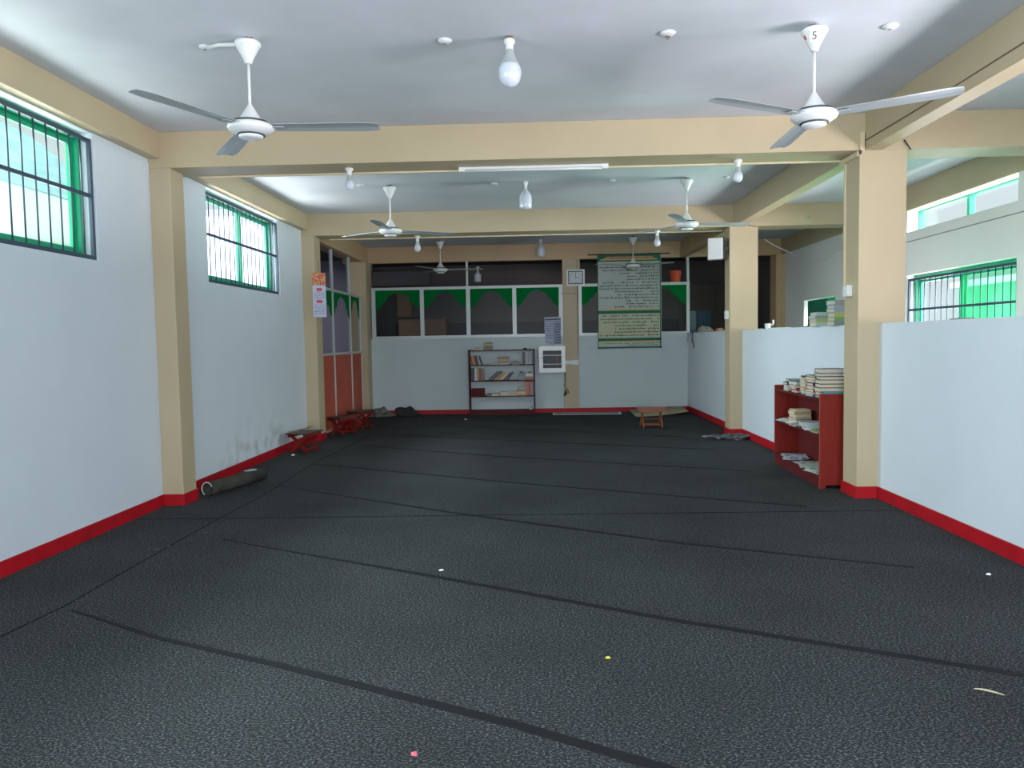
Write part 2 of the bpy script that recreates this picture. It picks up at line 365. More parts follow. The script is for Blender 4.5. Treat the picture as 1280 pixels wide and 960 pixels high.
m_ = MB(); m_.box(-3.18, XR-t, Y3-t, Y3, 0, h*.85); m_.box(.52, .845, Y3-.03-t, Y3-t, 0, h*.85)
base('baseboard_back', m_, 'dark red skirting along the back wall')

# ------------------------------------------------------------------ back wall
struct(B(-3.19, 3.07, Y3, Y3+.12, 0, 1.48).build('wall_back', M['wall_back']), 'white lower back wall below the arched glazing', 'wall')
def arch_film(x0, x1, z0, z1, kind):
    """green film covering a pane except for a mosque arch; polygon in x,z"""
    W = x1-x0; zt = z1; d = (z1-z0)
    P = [(0, 0.0), (0, -.40), (.06, -.40), (.15, -.32), (.17, -.25), (.25, -.24), (.26, -.16), (.33, -.10), (.42, -.075), (.50, -.045)]
    up = [(x0 + W*a, zt + d*b) for a, b in P]; dn = [(x1 - W*a, zt + d*b) for a, b in P[::-1]]
    mb = MB()
    pts = up[1:] + dn[1:-1]     # lower outline from left to right
    n = len(pts)
    vs = []
    for p in pts: vs += [p, (p[0], zt)]
    return pts, zt
def film_mesh(pts, zt, axis, pos):
    mb = MB(); n = len(pts); vs = []
    for (a, z) in pts:
        for zz in (z, zt): vs.append((a, pos, zz) if axis == 'y' else (pos, a, zz))
    fs = [(2*k, 2*k+2, 2*k+3, 2*k+1) for k in range(n-1) if abs(pts[k+1][0]-pts[k][0]) > 1e-4]
    return mb.add(vs, fs)
def glazed(name, xs, z0, z1, w, label, posts=()):
    """framed band of panes along x at the back wall"""
    root = bpy.data.objects.new(name, None); C.objects.link(root); struct(root, label, 'window')
    fr = MB(); fr.box(xs[0]-w/2, xs[-1]+w/2, Y3+.0, Y3+.06, z0, z0+.05); fr.box(xs[0]-w/2, xs[-1]+w/2, Y3, Y3+.06, z1-.05, z1)
    for i, x in enumerate(xs): fr.box(x-w/2, x+w/2, Y3, Y3+.06, z0+.05, z1-.05)
    for x in posts: fr.box(x-.02, x+.02, Y3, Y3+.06, z1, ZB)
    fr.build('window_frame', M['alu'], root)
    for a, b in zip(xs[:-1], xs[1:]):
        p = B(a+w/2, b-w/2, Y3+.028, Y3+.034, z0+.05, z1-.05).build('pane', M['glass_d'], root)
        pts, zt = arch_film(a+w/2, b-w/2, z0+.05, z1-.05, 0)
        film_mesh(pts, zt, 'y', Y3+.025).build('arch_film', M['film'], p)
    return root
glazed('window_9', [-3.13, -2.185, -1.289, -.396, .50], 1.48, 2.47, .075, 'row of four panes with green arched film in back wall', posts=(-1.30,))
glazed('window_10', [.87, 1.88, 2.93], 1.48, 2.47, .06, 'two panes with green arched film behind the text banner', posts=(2.93,))
struct(B(.83, .87, Y3, Y3+.06, 2.47, ZB).build('trim_2', M['cream']), 'cream upright beside the clock', 'trim')

# glazed partition on the left, third bay
root = bpy.data.objects.new('partition', None); C.objects.link(root); struct(root, 'left side partition of orange panels under arched glazing', 'partition')
ys = [10.98, 12.16, 13.30, 14.06]; PX = -3.30
fr = MB()
for k, y in enumerate(ys): fr.box(PX-.05, PX, y-.02, y+.02, 0, ZB if k < 3 else 2.30)
for (a, b) in zip(ys[:-1], ys[1:]):
    fr.box(PX-.05, PX, a+.02, b-.02, 1.22, 1.26); fr.box(PX-.05, PX, a+.02, b-.02, 2.26, 2.30); fr.box(PX-.05, PX, a+.02, b-.02, 0, .03)
fr.build('frame', M['alu'], root)
for i, (a, b) in enumerate(zip(ys[:-1], ys[1:])):
    B(PX-.03, PX-.015, a+.02, b-.02, .03, 1.22).build('panel', M['orange'], root)
    p = B(PX-.03, PX-.025, a+.02, b-.02, 1.26, 2.26).build('pane', M['glass_d'], root)
    pts, zt = arch_film(a+.02, b-.02, 1.26, 2.26, 1)
    film_mesh(pts, zt, 'x', PX-.022).build('arch_film', M['film'], p)
    if i < 2: B(PX-.03, PX-.025, a+.02, b-.02, 2.30, ZB).build('upper_pane', M['glass_d'], root)

# ------------------------------------------------------------------ rooms beyond the partitions
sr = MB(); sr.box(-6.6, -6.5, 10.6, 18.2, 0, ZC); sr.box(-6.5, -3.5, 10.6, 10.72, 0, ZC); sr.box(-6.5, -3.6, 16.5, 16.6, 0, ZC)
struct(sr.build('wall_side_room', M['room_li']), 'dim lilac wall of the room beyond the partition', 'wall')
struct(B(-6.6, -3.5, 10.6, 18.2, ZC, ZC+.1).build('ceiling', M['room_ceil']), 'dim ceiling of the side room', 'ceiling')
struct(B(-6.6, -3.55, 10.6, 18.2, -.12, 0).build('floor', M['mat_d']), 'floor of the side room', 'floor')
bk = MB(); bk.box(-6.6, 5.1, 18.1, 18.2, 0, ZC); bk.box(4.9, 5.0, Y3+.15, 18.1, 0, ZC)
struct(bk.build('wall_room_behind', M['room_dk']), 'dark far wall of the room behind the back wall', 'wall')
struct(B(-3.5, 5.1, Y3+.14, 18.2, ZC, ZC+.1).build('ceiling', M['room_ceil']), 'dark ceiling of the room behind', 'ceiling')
# openings seen as dark bands high in the side room
for a, b in ((11.5, 13.0), (13.8, 15.6)):
    struct(B(a-17.45, b-17.9, 16.46, 16.5, 2.66, 2.98).build('trim_3', M['room_ceil']), 'dark high vent band on the side room wall', 'trim')
tag(B(0, 1.05, 0, .5, 0, 1.92).build('cupboard', M['tan_in'], loc=(-3.05, 16.6, 0)), 'tan cupboard seen through the leftmost back pane', 'cupboard')
wd = thing('wardrobe', 'tall brown wardrobe in the dark room seen past the far column', 'wardrobe', (3.25, 16.4, 0))
B(0, 1.35, 0, .6, 0, 2.55).build('body', M['brown_in'], wd)
for k in range(2): B(.03+.66*k, .66+.66*k, -.02, 0, .1, 2.48).build('door', M['brown_in'], wd)
tag(B(0, .30, 0, .04, 0, 1.98).build('blue_door_leaf', M['blue_in'], loc=(3.50, 16.25, 0)), 'dark blue door leaf low in the dark room', 'door')
tag(B(0, .20, 0, .04, 0, 1.98).build('metal_locker', M['steel_in'], loc=(3.28, 16.25, 0)), 'pale blue locker side beside the blue door leaf', 'locker')
ct = MB()
for k in range(10):
    x = -3.15 + .34*k/9; ct.v += [(x, 17.0 + .03*math.sin(k*2.2), 2.0), (x, 17.0 + .03*math.sin(k*2.2), 2.62)]
ct.f = [(2*k, 2*k+2, 2*k+3, 2*k+1) for k in range(9)]; ct.sm = [True]*9
tag(ct.build('hanging_cloth', M['tan_in']), 'brown hanging cloth seen through the leftmost arched pane', 'cloth')
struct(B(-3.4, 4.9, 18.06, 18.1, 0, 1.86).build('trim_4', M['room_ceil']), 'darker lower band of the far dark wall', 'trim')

# ------------------------------------------------------------------ outside
struct(B(-14, -3.55, -8, 10.55, -.2, -.05).build('ground', M['ext_ground']), 'paved ground outside on the left', 'ground')
struct(B(4.95, 16, -8, 22, -.2, -.05).build('ground', M['ext_ground']), 'paved ground outside on the right', 'ground')
nb = thing('neighbouring_building', 'pale neighbouring building seen through the left windows', 'building', (-7.0, 0, 0))
B(-3, -1, 6.0, 13.6, 0, 4.35).build('wall', M['ext_wall'], nb)
dm = [(9.6, 4.2)] + [(11.0 + 2.0*math.cos(PI*k/16), 4.35 + .62*math.sin(PI*k/16)) for k in range(17)][::-1]
MB().prism([(9.0, 3.95)] + [(11.0 - 2.0*math.cos(PI*k/16), 4.0 + .80*math.sin(PI*k/16)) for k in range(17)] + [(13.0, 3.95)], 'x', -1.02, -.92).build('roof_sheet', M['ext_teal'], nb)
cbd = thing('far_building', 'cream building far beyond the second left window', 'building', (-8.0, 0, 0))
B(-2, 0, 20.3, 27, 0, 5.0).build('wall', mat('cream_render', (.62, .60, .42), .8), cbd)
B(-2.1, .1, 20.2, 27.1, 5.0, 5.12).build('roof', M['white2'], cbd)
gb = thing('garden_wall', 'outbuilding coloured with the green glass tint, seen through the aisle window', 'building', (8.0, 0, 0))
B(0, 2, 6, 14.4, 0, 2.25).build('wall', mat('glass_tinted_render', (.08, .40, .24), .8, noise=(1.2, (.20, .55, .38), .4, .65)), gb)  # green of light through the tinted panes painted onto the render
B(-.1, 2.1, 5.9, 14.5, 2.25, 2.36).build('coping', M['white2'], gb)

# ------------------------------------------------------------------ ceiling fans
def make_fan():
    r = thing('ceiling_fan', '', 'ceiling fan')
    MB().tube([(0,0,-.02), (0,0,.0)], .012, 8).tube([(-.03,0,-.02),(-.03,0,-.006),(0,0,0),(.03,0,-.006),(.03,0,-.02)], .006, 6).build('hook', M['dirt'], r)
    MB().lathe([(.004,-.022),(.074,-.030),(.078,-.045),(.070,-.055),(.030,-.130),(.022,-.155),(.012,-.158)], 24).build('canopy', M['white'], r)
    MB().tube([(0,0,-.15),(0,0,-.46)], .0085, 10).build('downrod', M['white'], r)
    MB().lathe([(.010,-.395),(.014,-.402),(.030,-.428),(.050,-.462),(.074,-.496),(.076,-.500)], 28).build('rod_cover', M['white2'], r)
    MB().lathe([(.0,-.500),(.104,-.500),(.108,-.508),(.104,-.516),(.0,-.516)], 28).build('rotor_gap', M['dark'], r)
    hs = MB().lathe([(.0,-.514),(.118,-.515),(.132,-.524),(.136,-.538),(.128,-.552),(.104,-.568),(.074,-.577),(.0,-.578)], 32).build('motor_housing', M['white'], r)
    MB().lathe([(.080,-.572),(.083,-.582),(.076,-.584),(.0,-.584)], 28).build('cap_ring', M['dark'], hs)
    MB().lathe([(.070,-.580),(.072,-.592),(.050,-.600),(.012,-.603),(.0,-.603)], 28).build('bottom_cap', M['white'], hs)
    # one blade along +x, tilted about its own axis
    bl = MB(); n = 14; vs = []
    for i in range(n):
        s_ = i/(n-1); x = .135 + .635*s_; w = .058 + .012*s_
        if s_ > .97: w *= .72
        elif s_ > .90: w *= .93
        tw = R(-5) ; z = -.528 + .012*math.sin(PI*s_*.5)*0 
        for (q, dz) in ((-w, -.004), (-w*.4, .003), (w*.4, .003), (w, -.004)):
            vs.append((x, q*math.cos(tw), z + q*math.sin(tw) + dz)); 
        for (q, dz) in ((w, -.0065), (w*.4, .0005), (-w*.4, .0005), (-w, -.0065)):
            vs.append((x, q*math.cos(tw), z + q*math.sin(tw) + dz))
    fs = [(8*i+k, 8*i+(k+1)%8, 8*(i+1)+(k+1)%8, 8*(i+1)+k) for i in range(n-1) for k in range(8)] + [tuple(range(8))[::-1], tuple(8*(n-1)+k for k in range(8))]
    bl.add(vs, fs)
    arm = MB().box(.09, .20, -.020, .020, -.5375, -.531)
    b0 = bl.build('blade', M['blade'], r); a0 = arm.build('blade_arm', M['blade'], b0)
    for k in (1, 2):
        b = b0.copy(); C.objects.link(b); b.parent = r; b.rotation_euler = (0,0,k*2*PI/3)
        a = a0.copy(); C.objects.link(a); a.parent = b
    return r
FL = [(-1.700, 4.53, 4, 'white ceiling fan, front left, fed by bent white conduit'),
      (1.690, 4.60, -36, 'white ceiling fan with number five sticker on canopy'),
      (-1.68, 8.78, 24, 'ceiling fan in the middle bay, left of the clear bulb'),
      (1.775, 8.78, 4, 'ceiling fan in the middle bay, near the wall speaker'),
      (-1.70, 13.55, 1, 'small far ceiling fan in front of the arched panes'),
      (1.777, 13.55, -38, 'small far ceiling fan in front of the text banner')]
f0 = make_fan()
fans = []
for i, (x, y, a, lb) in enumerate(FL):
    f = f0 if i == 0 else copy_tree(f0)
    f.location = (x, y, ZC); f['label'] = lb; f['group'] = 'three blade ceiling fans'
    for ch in f.children:
        if ch.name.startswith('blade'):
            ch.rotation_euler.z += R(a)
    if i: f.location.z = ZC - (.0, .015, .0, .015, 0, 0)[i]*0
    fans.append(f)
# sticker with the number five on the second fan's canopy
ang = math.atan2(-4.6, -1.69)
T = Matrix.Rotation(ang + PI/2, 4, 'Z') @ Matrix.Translation((0, -.062, -.088)) @ Matrix.Rotation(R(90+27), 4, 'X')
s = MB().box(-.026, .026, -.032, .032, -.0012, .0008, T).build('number_sticker', M['white2'], fans[1]); s['label'] = 'square white sticker with a black five'
MB().text('5', .062, T @ Matrix.Translation((0, 0, .0016))).build('numeral', M['ink'], s)
T2 = Matrix.Rotation(ang + PI/2 - R(62), 4, 'Z') @ Matrix.Translation((0, -.0585, -.080)) @ Matrix.Rotation(R(90+27), 4, 'X')
MB().box(-.008, .008, -.012, .012, -.0012, .0012, T2).build('red_badge', M['redprint'], fans[1])
# supply conduit beside the first fan
cd = MB().tube([(-1.985, 4.62, ZC-.016), (-1.90, 4.585, ZC-.018), (-1.80, 4.555, ZC-.030), (-1.755, 4.54, ZC-.035)], .013, 8)
tag(cd.build('conduit', M['white2']), 'short bent white conduit leading to the front left fan', 'conduit')

# ------------------------------------------------------------------ ceiling roses
def rose(x, y, z=ZC, s_=1.0, m='white2', lb='', broken=False):
    r = tag(MB().lathe([(.0,0),(.040*s_,0),(.042*s_,-.006),(.034*s_,-.014),(.020*s_,-.020),(.0,-.020)], 20).build('ceiling_rose', M[m], loc=(x, y, z-.0005)), lb, 'ceiling rose', 'round ceiling roses')
    if broken: MB().tube([(-.012,0,-.018),(0,.004,-.034),(.012,0,-.024)], .008, 6).build('bare_terminal', M['dirt'], r)
    else: MB().lathe([(.0,-.0195),(.010,-.0195),(.010,-.024),(.0,-.024)], 10).build('knockout', M['grey'], r)
    return r
for (x, y, sc_, br, lb) in [(-.526, 4.66, 1.05, False, 'white ceiling rose left of the big front bulb'), (.831, 4.65, 1.15, True, 'open ceiling rose with rusty terminals showing'),
                          (2.158, 4.65, 1.15, False, 'pale ceiling rose right of the numbered fan'), (-2.01, 4.64, .9, False, 'ceiling rose at the end of the bent conduit'),
                          (-2.015, 8.73, 1.1, False, 'ceiling rose left of the middle left fan'), (-.452, 8.83, 1.1, False, 'ceiling rose left of the capsule bulb, middle bay'),
                          (.919, 8.81, 1.1, False, 'ceiling rose right of the capsule bulb, middle bay'), (2.233, 8.79, 1.0, False, 'ceiling rose near the right beam, middle bay')]:
    rose(x, y, s_=sc_, lb=lb, broken=br)

# ------------------------------------------------------------------ bulbs
def bulb(x, y, z, lb, kind='pear', s_=1.0, drop=.0, holder='black'):
    r = thing('light_bulb', lb, 'light bulb', (x, y, z), group='bare light bulbs in ceiling holders')
    if kind == 'big':
        MB().lathe([(.0,0),(.022,0),(.026,-.010),(.026,-.020),(.0,-.021)], 18).build('ceiling_plate', M['dirt'], r)
        MB().lathe([(.030,-.018),(.034,-.028),(.033,-.040),(.024,-.048),(.022,-.072),(.026,-.078),(.0,-.080)], 20).build('holder', M['white2'], r)
        MB().lathe([(.019,-.078),(.025,-.086),(.032,-.11),(.048,-.152),(.060,-.172)], 24).build('bulb_collar', M['neck'], r)
        MB().lathe([(.060,-.172),(.067,-.190),(.0705,-.215),(.066,-.246),(.055,-.272),(.036,-.292),(.015,-.301),(.0,-.303)], 28).build('bulb_globe', M['bulb'], r)
    elif kind == 'capsule':
        MB().lathe([(.0,0),(.030,0),(.034,-.008),(.030,-.028),(.020,-.042),(.018,-.085),(.0,-.086)], 20).build('holder', M['white2'], r)
        MB().lathe([(.018,-.082),(.026,-.105),(.055,-.135),(.070,-.165),(.074,-.200),(.072,-.290),(.066,-.310),(.0,-.316)], 24).build('bulb_globe', M['bulb'], r)
    else:
        MB().lathe([(.0,0),(.036*s_,0),(.038*s_,-.010),(.036*s_,-.020),(.022*s_,-.024),(.022*s_,-.060*s_),(.025*s_,-.066*s_),(.0,-.068*s_)], 20).build('holder', M['white2'], r)
        MB().lathe([(.020*s_,-.064*s_),(.024*s_,-.095*s_),(.033*s_,-.120*s_)], 20).build('bulb_collar', M['neck'], r)
        MB().lathe([(.033*s_,-.120*s_),(.036*s_,-.125*s_),(.043*s_,-.150*s_),(.043*s_,-.168*s_),(.034*s_,-.190*s_),(.018*s_,-.202*s_),(.0,-.205*s_)], 24).build('bulb_globe', M['bulb'], r)
    return r
bulb(-.130, 4.64, ZC, 'large pear shaped LED bulb hanging at the front of the ceiling', 'big')
bulb(-.090, 8.78, ZC, 'frosted capsule bulb in the middle bay of the ceiling', 'capsule')
bulb(.125, 13.8, ZC, 'frosted capsule bulb in the far bay', 'capsule', s_=.8)
bulb(-1.615, 6.60, ZB, 'bulb under the nearest cross beam, left of the tube light', s_=.95)
bulb(1.789, 6.65, ZB, 'bulb under the nearest cross beam, right of the tube light', s_=.95)
bulb(-1.69, 10.85, ZB, 'slim bulb under the second cross beam, left side', s_=1.1)
bulb(1.77, 10.85, ZB, 'slim bulb under the second cross beam, near the red bucket', s_=1.1)
bulb(-1.15, 15.2, 2.92, 'dim bulb hanging in the dark room behind the panes', 'capsule')
# tube light on the beam
tl = thing('tube_light', 'slim fluorescent batten under the nearest cross beam', 'tube light', (0.0, 6.69, ZB))
B(-.635, .645, -.018, .018, -.020, 0).build('batten', M['white2'], tl)
B(-.655, -.600, -.022, .022, -.036, 0).build('end_cap', M['white'], tl); B(.610, .665, -.022, .022, -.036, 0).build('end_cap', M['white'], tl)
MB().tube([(-.60, 0, -.030), (.61, 0, -.030)], .011, 10).build('tube', M['tube'], tl)

# ------------------------------------------------------------------ cables and trunking
def cable(pts, r, m, lb, nm='cable'):
    return tag(MB().tube(pts, r, 6).build(nm, M[m]), lb, nm.replace('_', ' '))
tr = mat('cream_trunking', (0.62, 0.52, 0.33), .5)
def trunk(bx, lb): return tag(bx.build('cable_trunking', tr), lb, 'trunking', 'cream cable trunking')
trunk(B(XLB+.2, -.66, Y1b-.010, Y1b+.012, ZB-.014, ZB), 'cream trunking under the near beam, left of the tube light')
trunk(B(.67, XCR-.01, Y1b-.010, Y1b+.012, ZB-.014, ZB), 'cream trunking under the near beam, right of the tube light')
trunk(B(-3.0, XCR-.01, Y2b-.01, Y2b+.012, ZB-.014, ZB), 'cream trunking under the second cross beam')
trunk(B(XCR-.016, XCR, Y1+.01, Y1b+.012, ZB-.045, ZB-.004), 'short cream trunking atop the near right column side')
trunk(B(XCR+.0, XCR+.036, Y1-.016, Y1, ZB-.002, ZB+.145), 'upright cream trunking stub on the near beam face')
trunk(B(XCR-.014, XCR, Y1+.262, Y1+.284, 1.80, ZB-.05), 'thin upright trunking on the near right column')
tag(B(XCR-.004, XCR+.010, Y1-.020, Y1-.001, ZB-.035, ZB-.004).build('cable_clip', M['black']), 'black clip at the corner of the near right column', 'clip')
tag(B(XCR+.036, XCR+.046, Y1-.014, Y1, ZB+.03, ZB+.14).build('cable_clip', M['black']), 'black strip beside the upright trunking stub', 'clip')
cable([(XRB-.006, Y1-.02, ZB+.075), (XRB-.006, 5.4, ZB+.072), (XRB-.006, 4.2, ZB+.088), (XRB-.006, 3.0, ZB+.09)], .0045, 'dirt', 'thin dark wire running along the near right beam')
cable([(3.10, Y1-.006, ZB+.075), (3.115, Y1-.02, ZB+.04), (3.145, Y1-.02, ZB-.005), (3.152, Y1-.02, ZB-.008)], .006, 'black', 'short black cable stub beside the near right column')
cable([(XRB+.17, Y2-.006, ZB+.03), (XRB+.33, Y2-.006, ZB-.015)], .005, 'dirt', 'short dark wire at the top of the far right column')
cable([(3.80, 12.5, 3.0), (4.0, 12.7, 2.93), (4.35, 13.0, 2.84), (4.68, 13.27, 2.767), (4.68, 12.9, 2.67), (4.68, 12.3, 2.61), (4.68, 11.52, 2.69)], .009, 'white2', 'pale rope slung across the far aisle bay', 'rope')
cable([(.815, Y3-.034, 2.93), (.815, Y3-.034, 2.30), (.812, Y3-.034, 1.12)], .004, 'dirt', 'thin brown wire down the back wall pillar')
cable([(.50, Y3-.034, 2.285), (.80, Y3-.034, 2.285)], .004, 'dirt', 'short dark wire crossing the back pillar below the clock')
ck = thing('socket_strip', 'white socket strip on the pillar beside the wall cabinet', 'socket', (.69, Y3-.03, .97))
B(-.13, .02, -.022, 0, -.035, .035).build('trunking', M['white2'], ck); B(.02, .135, -.03, 0, -.045, .045).build('switch_plate', M['white2'], ck); B(.10, .115, -.034, -.03, .01, .03).build('switch', M['ink'], ck)
tag(MB().tube([(.56, Y3-.05, .80), (.57, Y3-.05, .65), (.555, Y3-.05, .52), (.575, Y3-.05, .42), (.60, Y3-.05, .47), (.63, Y3-.05, .38), (.575, Y3-.045, .36)], .008, 6).tube([(.575, Y3-.06, .42), (.545, Y3-.07, .33)], .022, 8).build('power_cord', M['black']), 'black power cord and plug hanging under the wall cabinet', 'cord')
# small switch boxes on the columns
def swbox(x, y, z, w, h_, lb):
    r = thing('switch_box', lb, 'switch', (x, y, z), group='white switch boxes on the right columns')
    B(-.042, 0, -w, w, -h_, h_).build('box', M['white2'], r, bevel=.004)
    B(-.046, -.042, -w*.6, w*.6, -h_*.3, h_*.3).build('rocker', M['paper'], r); return r
swbox(XCR, Y1+.17, 1.782, .05, .05, 'white switch box on the side of the near right column')
swbox(XCR, Y2+.08, 1.715, .05, .06, 'small white switch box on the far right column')
# wall speaker
sp = thing('wall_speaker', 'white box speaker bracketed to the far right column', 'speaker', (2.56, 10.70, 2.645), (0, 0, R(-12)))
B(-.10, .10, -.10, .10, -.145, .145).build('cabinet', M['white2'], sp, bevel=.006)
B(-.085, .085, -.105, -.10, -.13, .13).build('front_cloth', mat('speaker_cloth', (.55, .60, .60), .9), sp)
bb = MB().box(.105, .125, -.03, .05, -.15, .17); bb.box(.125, .165, -.02, .02, -.02, .02); bb.box(.160, .172, -.04, .04, -.08, .10); bb.build('bracket', M['black'], sp)

# ------------------------------------------------------------------ clock, cabinet, papers, banner, bucket
FT = Matrix.Rotation(R(90), 4, 'X')       # text in the x-z plane facing -y
ck = thing('wall_clock', 'square white wall clock showing three, on the back pillar', 'clock', (.785, Y3-.035, 2.588))
B(-.172, .172, -.035, 0, -.155, .155).build('case', M['white'], ck, bevel=.006)
B(-.142, .142, -.038, -.034, -.128, .128).build('inner_border', M['bar'], ck)
B(-.124, .124, -.041, -.037, -.108, .108).build('dial', M['paper'], ck)
nm = MB()
for k in range(1, 13):
    a = PI/2 - k*PI/6; q = .088/max(abs(math.cos(a)), abs(math.sin(a)), .85)
    nm.text(str(k), .040, Matrix.Translation((q*math.cos(a)*1.08, -.0425, q*math.sin(a)*.95)) @ FT)
nm.build('numerals', M['ink'], ck)
MB().box(-.004, .004, -.045, -.043, -.01, .080).build('minute_hand', M['ink'], ck); MB().box(-.008, .068, -.047, -.045, -.005, .005).build('hour_hand', M['ink'], ck)

cb = thing('wall_cabinet', 'white wall cabinet with glass door beside the back bookcase', 'cabinet', (.31, Y3, 1.04))
c_ = MB(); c_.box(-.25, .25, -.22, -.0, -.25, -.235); c_.box(-.25, .25, -.22, 0, .235, .25); c_.box(-.25, -.235, -.22, 0, -.235, .235); c_.box(.235, .25, -.22, 0, -.235, .235); c_.box(-.235, .235, -.02, 0, -.235, .235)
c_.build('carcass', M['white'], cb); B(-.235, .235, -.06, -.021, -.235, .235).build('dark_back', M['black'], cb)
d_ = MB(); d_.box(-.25, .25, -.24, -.222, .165, .25); d_.box(-.25, .25, -.24, -.222, -.25, -.17); d_.box(-.25, -.175, -.24, -.222, -.17, .165); d_.box(.18, .25, -.24, -.222, -.17, .165)
dr = d_.build('door', M['white'], cb); B(-.175, .18, -.234, -.230, -.17, .165).build('pane', M['glass_d'], dr); MB().tube([(-.21,-.24,.03),(-.21,-.256,.03)], .014, 10).build('knob', M['grey'], dr)
B(-.21+.0, -.20, -.245, -.24, .08, .11).build('latch', M['grey'], dr)
for z in (.075, -.095): B(-.175, .18, -.229, -.07, z-.008, z+.008).build('shelf', M['white'], cb)
tag(B(0, .03, 0, .06, 0, .14).build('orange_bottle', M['orange'], loc=(.40, Y3-.15, 1.04-.087)), 'small orange bottle inside the glazed wall cabinet', 'bottle')

def textrows(mb, x0, x1, z0, z1, rows, y, dens=.75, h_=.4, rand=rnd, right=False, vary=True):
    dz = (z1-z0)/rows
    for r_ in range(rows):
        zc = z1 - dz*(r_+.5); e = x0 + (x1-x0)*(rand.choice((0, 0, 0, .05, .25, .45)) if vary else 0); x = x1
        while x > e:
            L = rand.uniform(.012, .05)*(x1-x0)/1.0*1.4
            xa = max(e, x-L)
            if rand.random() < dens:
                mb.box(xa, x, y-.0012, y, zc-dz*h_*.16, zc+dz*h_*.10)
                for _ in range(rand.randint(1, 3)):
                    q = rand.uniform(xa, x); w = rand.uniform(.0015, .004)*(x1-x0)
                    mb.box(q-w, q+w, y-.0016, y, zc-dz*h_*rand.uniform(.1, .55), zc+dz*h_*rand.uniform(.1, .7))
            x = xa - rand.uniform(.004, .012)*(x1-x0)
    return mb
# timetable sheet hung over the sill above the cabinet
tt = thing('timetable_sheet', 'lilac white printed timetable sheet above the wall cabinet', 'poster', (.335, Y3-.012, 1.58), (0, R(-1), 0))
B(-.155, .165, -.003, 0, -.27, .27).build('sheet', M['lilac'], tt)
ik = MB()
textrows(ik, -.145, .155, .19, .26, 1, -.003, 1.0, 1.5, vary=False)
ik.box(-.155, .165, -.0045, -.003, .180, .187); ik.box(.012, .018, -.0045, -.003, -.26, .17)
textrows(ik, -.14, .0, -.16, .16, 7, -.003, .8, .9, vary=False); textrows(ik, .03, .155, -.25, .16, 8, -.003, .95, 1.3, vary=False)
for k in range(9): ik.box(.02, .165, -.0045, -.003, -.25+.052*k, -.247+.052*k)
textrows(ik, -.14, .0, -.26, -.19, 2, -.003, .8, .8)
ik.build('print', M['ink'], tt)
tag(B(0, .20, 0, .12, 0, .02).build('papers', M['paper'], loc=(.10, Y3-.2, 1.29)), 'loose white papers lying on top of the wall cabinet', 'papers')

# banner
bn = thing('text_banner', 'tall green bordered cloth banner of handwritten text on back wall', 'banner', (1.80, Y3-.06, 0))
zt_, zb_ = 3.0, 1.235; bw = .60
n = 24; bm_ = MB(); 
for k in range(n+1):
    z = zb_ + (zt_-zb_)*k/n; yy = -.012*math.sin(PI*k/n)
    bm_.v += [(-bw, yy, z), (bw+.01, yy, z)]
bm_.f = [(2*k, 2*k+1, 2*k+3, 2*k+2) for k in range(n)]; bm_.sm = [False]*n
bm_.build('cloth', M['banner'], bn)
B(-bw+.02, bw-.02, -.0145, -.0135, 1.44, 1.87).build('lower_field', M['banner2'], bn)
MB().tube([(-.78, 0, 3.012), (.78, 0, 3.012)], .011, 8).build('top_rod', M['wood_dk'], bn)
MB().tube([(-bw-.01, 0, 1.235), (bw+.02, 0, 1.235)], .011, 8).build('bottom_rod', M['dkgreen'], bn)
g_ = MB(); Yb = -.016
g_.box(-bw, bw, Yb, Yb+.002, 2.875, 3.0); g_.box(bw-.02, bw, Yb, Yb+.002, 1.24, 2.875); g_.box(-bw, -bw+.012, Yb, Yb+.002, 1.24, 2.875)
g_.box(-bw, bw, Yb, Yb+.002, 1.885, 1.945); g_.box(-bw, bw, Yb, Yb+.002, 1.365, 1.42); g_.box(-bw, bw, Yb, Yb+.002, 1.24, 1.255)
g_.build('green_border', M['dkgreen'], bn)
y_ = MB(); y_.box(-bw+.06, bw-.06, Yb-.002, Yb-.0005, 2.90, 2.918); y_.box(-bw+.02, bw-.03, Yb, Yb+.002, 1.948, 1.975); y_.box(-bw+.02, bw-.03, Yb, Yb+.002, 1.335, 1.362); y_.box(-bw+.02, bw-.03, Yb, Yb+.002, 1.535, 1.545); y_.box(-bw+.02, bw-.03, Yb, Yb+.002, 1.60, 1.606)
y_.build('gold_line', M['gold'], bn)
MB().prism([(-.50, 2.925), (-.42, 2.965), (.42, 2.965), (.50, 2.925)], 'y', Yb-.002, Yb-.0005).build('title_panel', M['orange_p'], bn)
tx = MB(); textrows(tx, -.36, .38, 2.928, 2.962, 1, Yb-.002, .95, 1.0, vary=False)
textrows(tx, -.56, .56, 1.985, 2.85, 15, Yb+.001, .93, .85); textrows(tx, -.56, .56, 1.44, 1.875, 7, Yb+.001, .93, .8); textrows(tx, -.56, .56, 1.262, 1.335, 2, Yb+.001, .93, .8)
tx.build('lettering', mat('banner_ink', (.07, .09, .085), .8), bn)
lp = MB()
for x in (-.45, .45): lp.tube([(x-.05, 0, 3.012), (x-.06, .03, 3.07)], .004, 5)
lp.build('hanging_loop', M['wood_dk'], bn)

bk_ = thing('bucket', 'orange red plastic bucket standing on the back window rail', 'bucket', (2.70, Y3+.03, 2.472))
MB().lathe([(.0,.004),(.078,.004),(.082,0),(.086,.01),(.104,.19),(.110,.196),(.110,.212),(.102,.212),(.098,.19),(.080,.012),(.0,.012)], 24).build('pail', M['bucket'], bk_)
MB().tube([(-.105,-.0,.19),(-.09,-.05,.12),(-.03,-.105,.07),(.03,-.105,.07),(.09,-.05,.12),(.105,0,.19)], .004, 6).build('handle', M['bucket'], bk_)

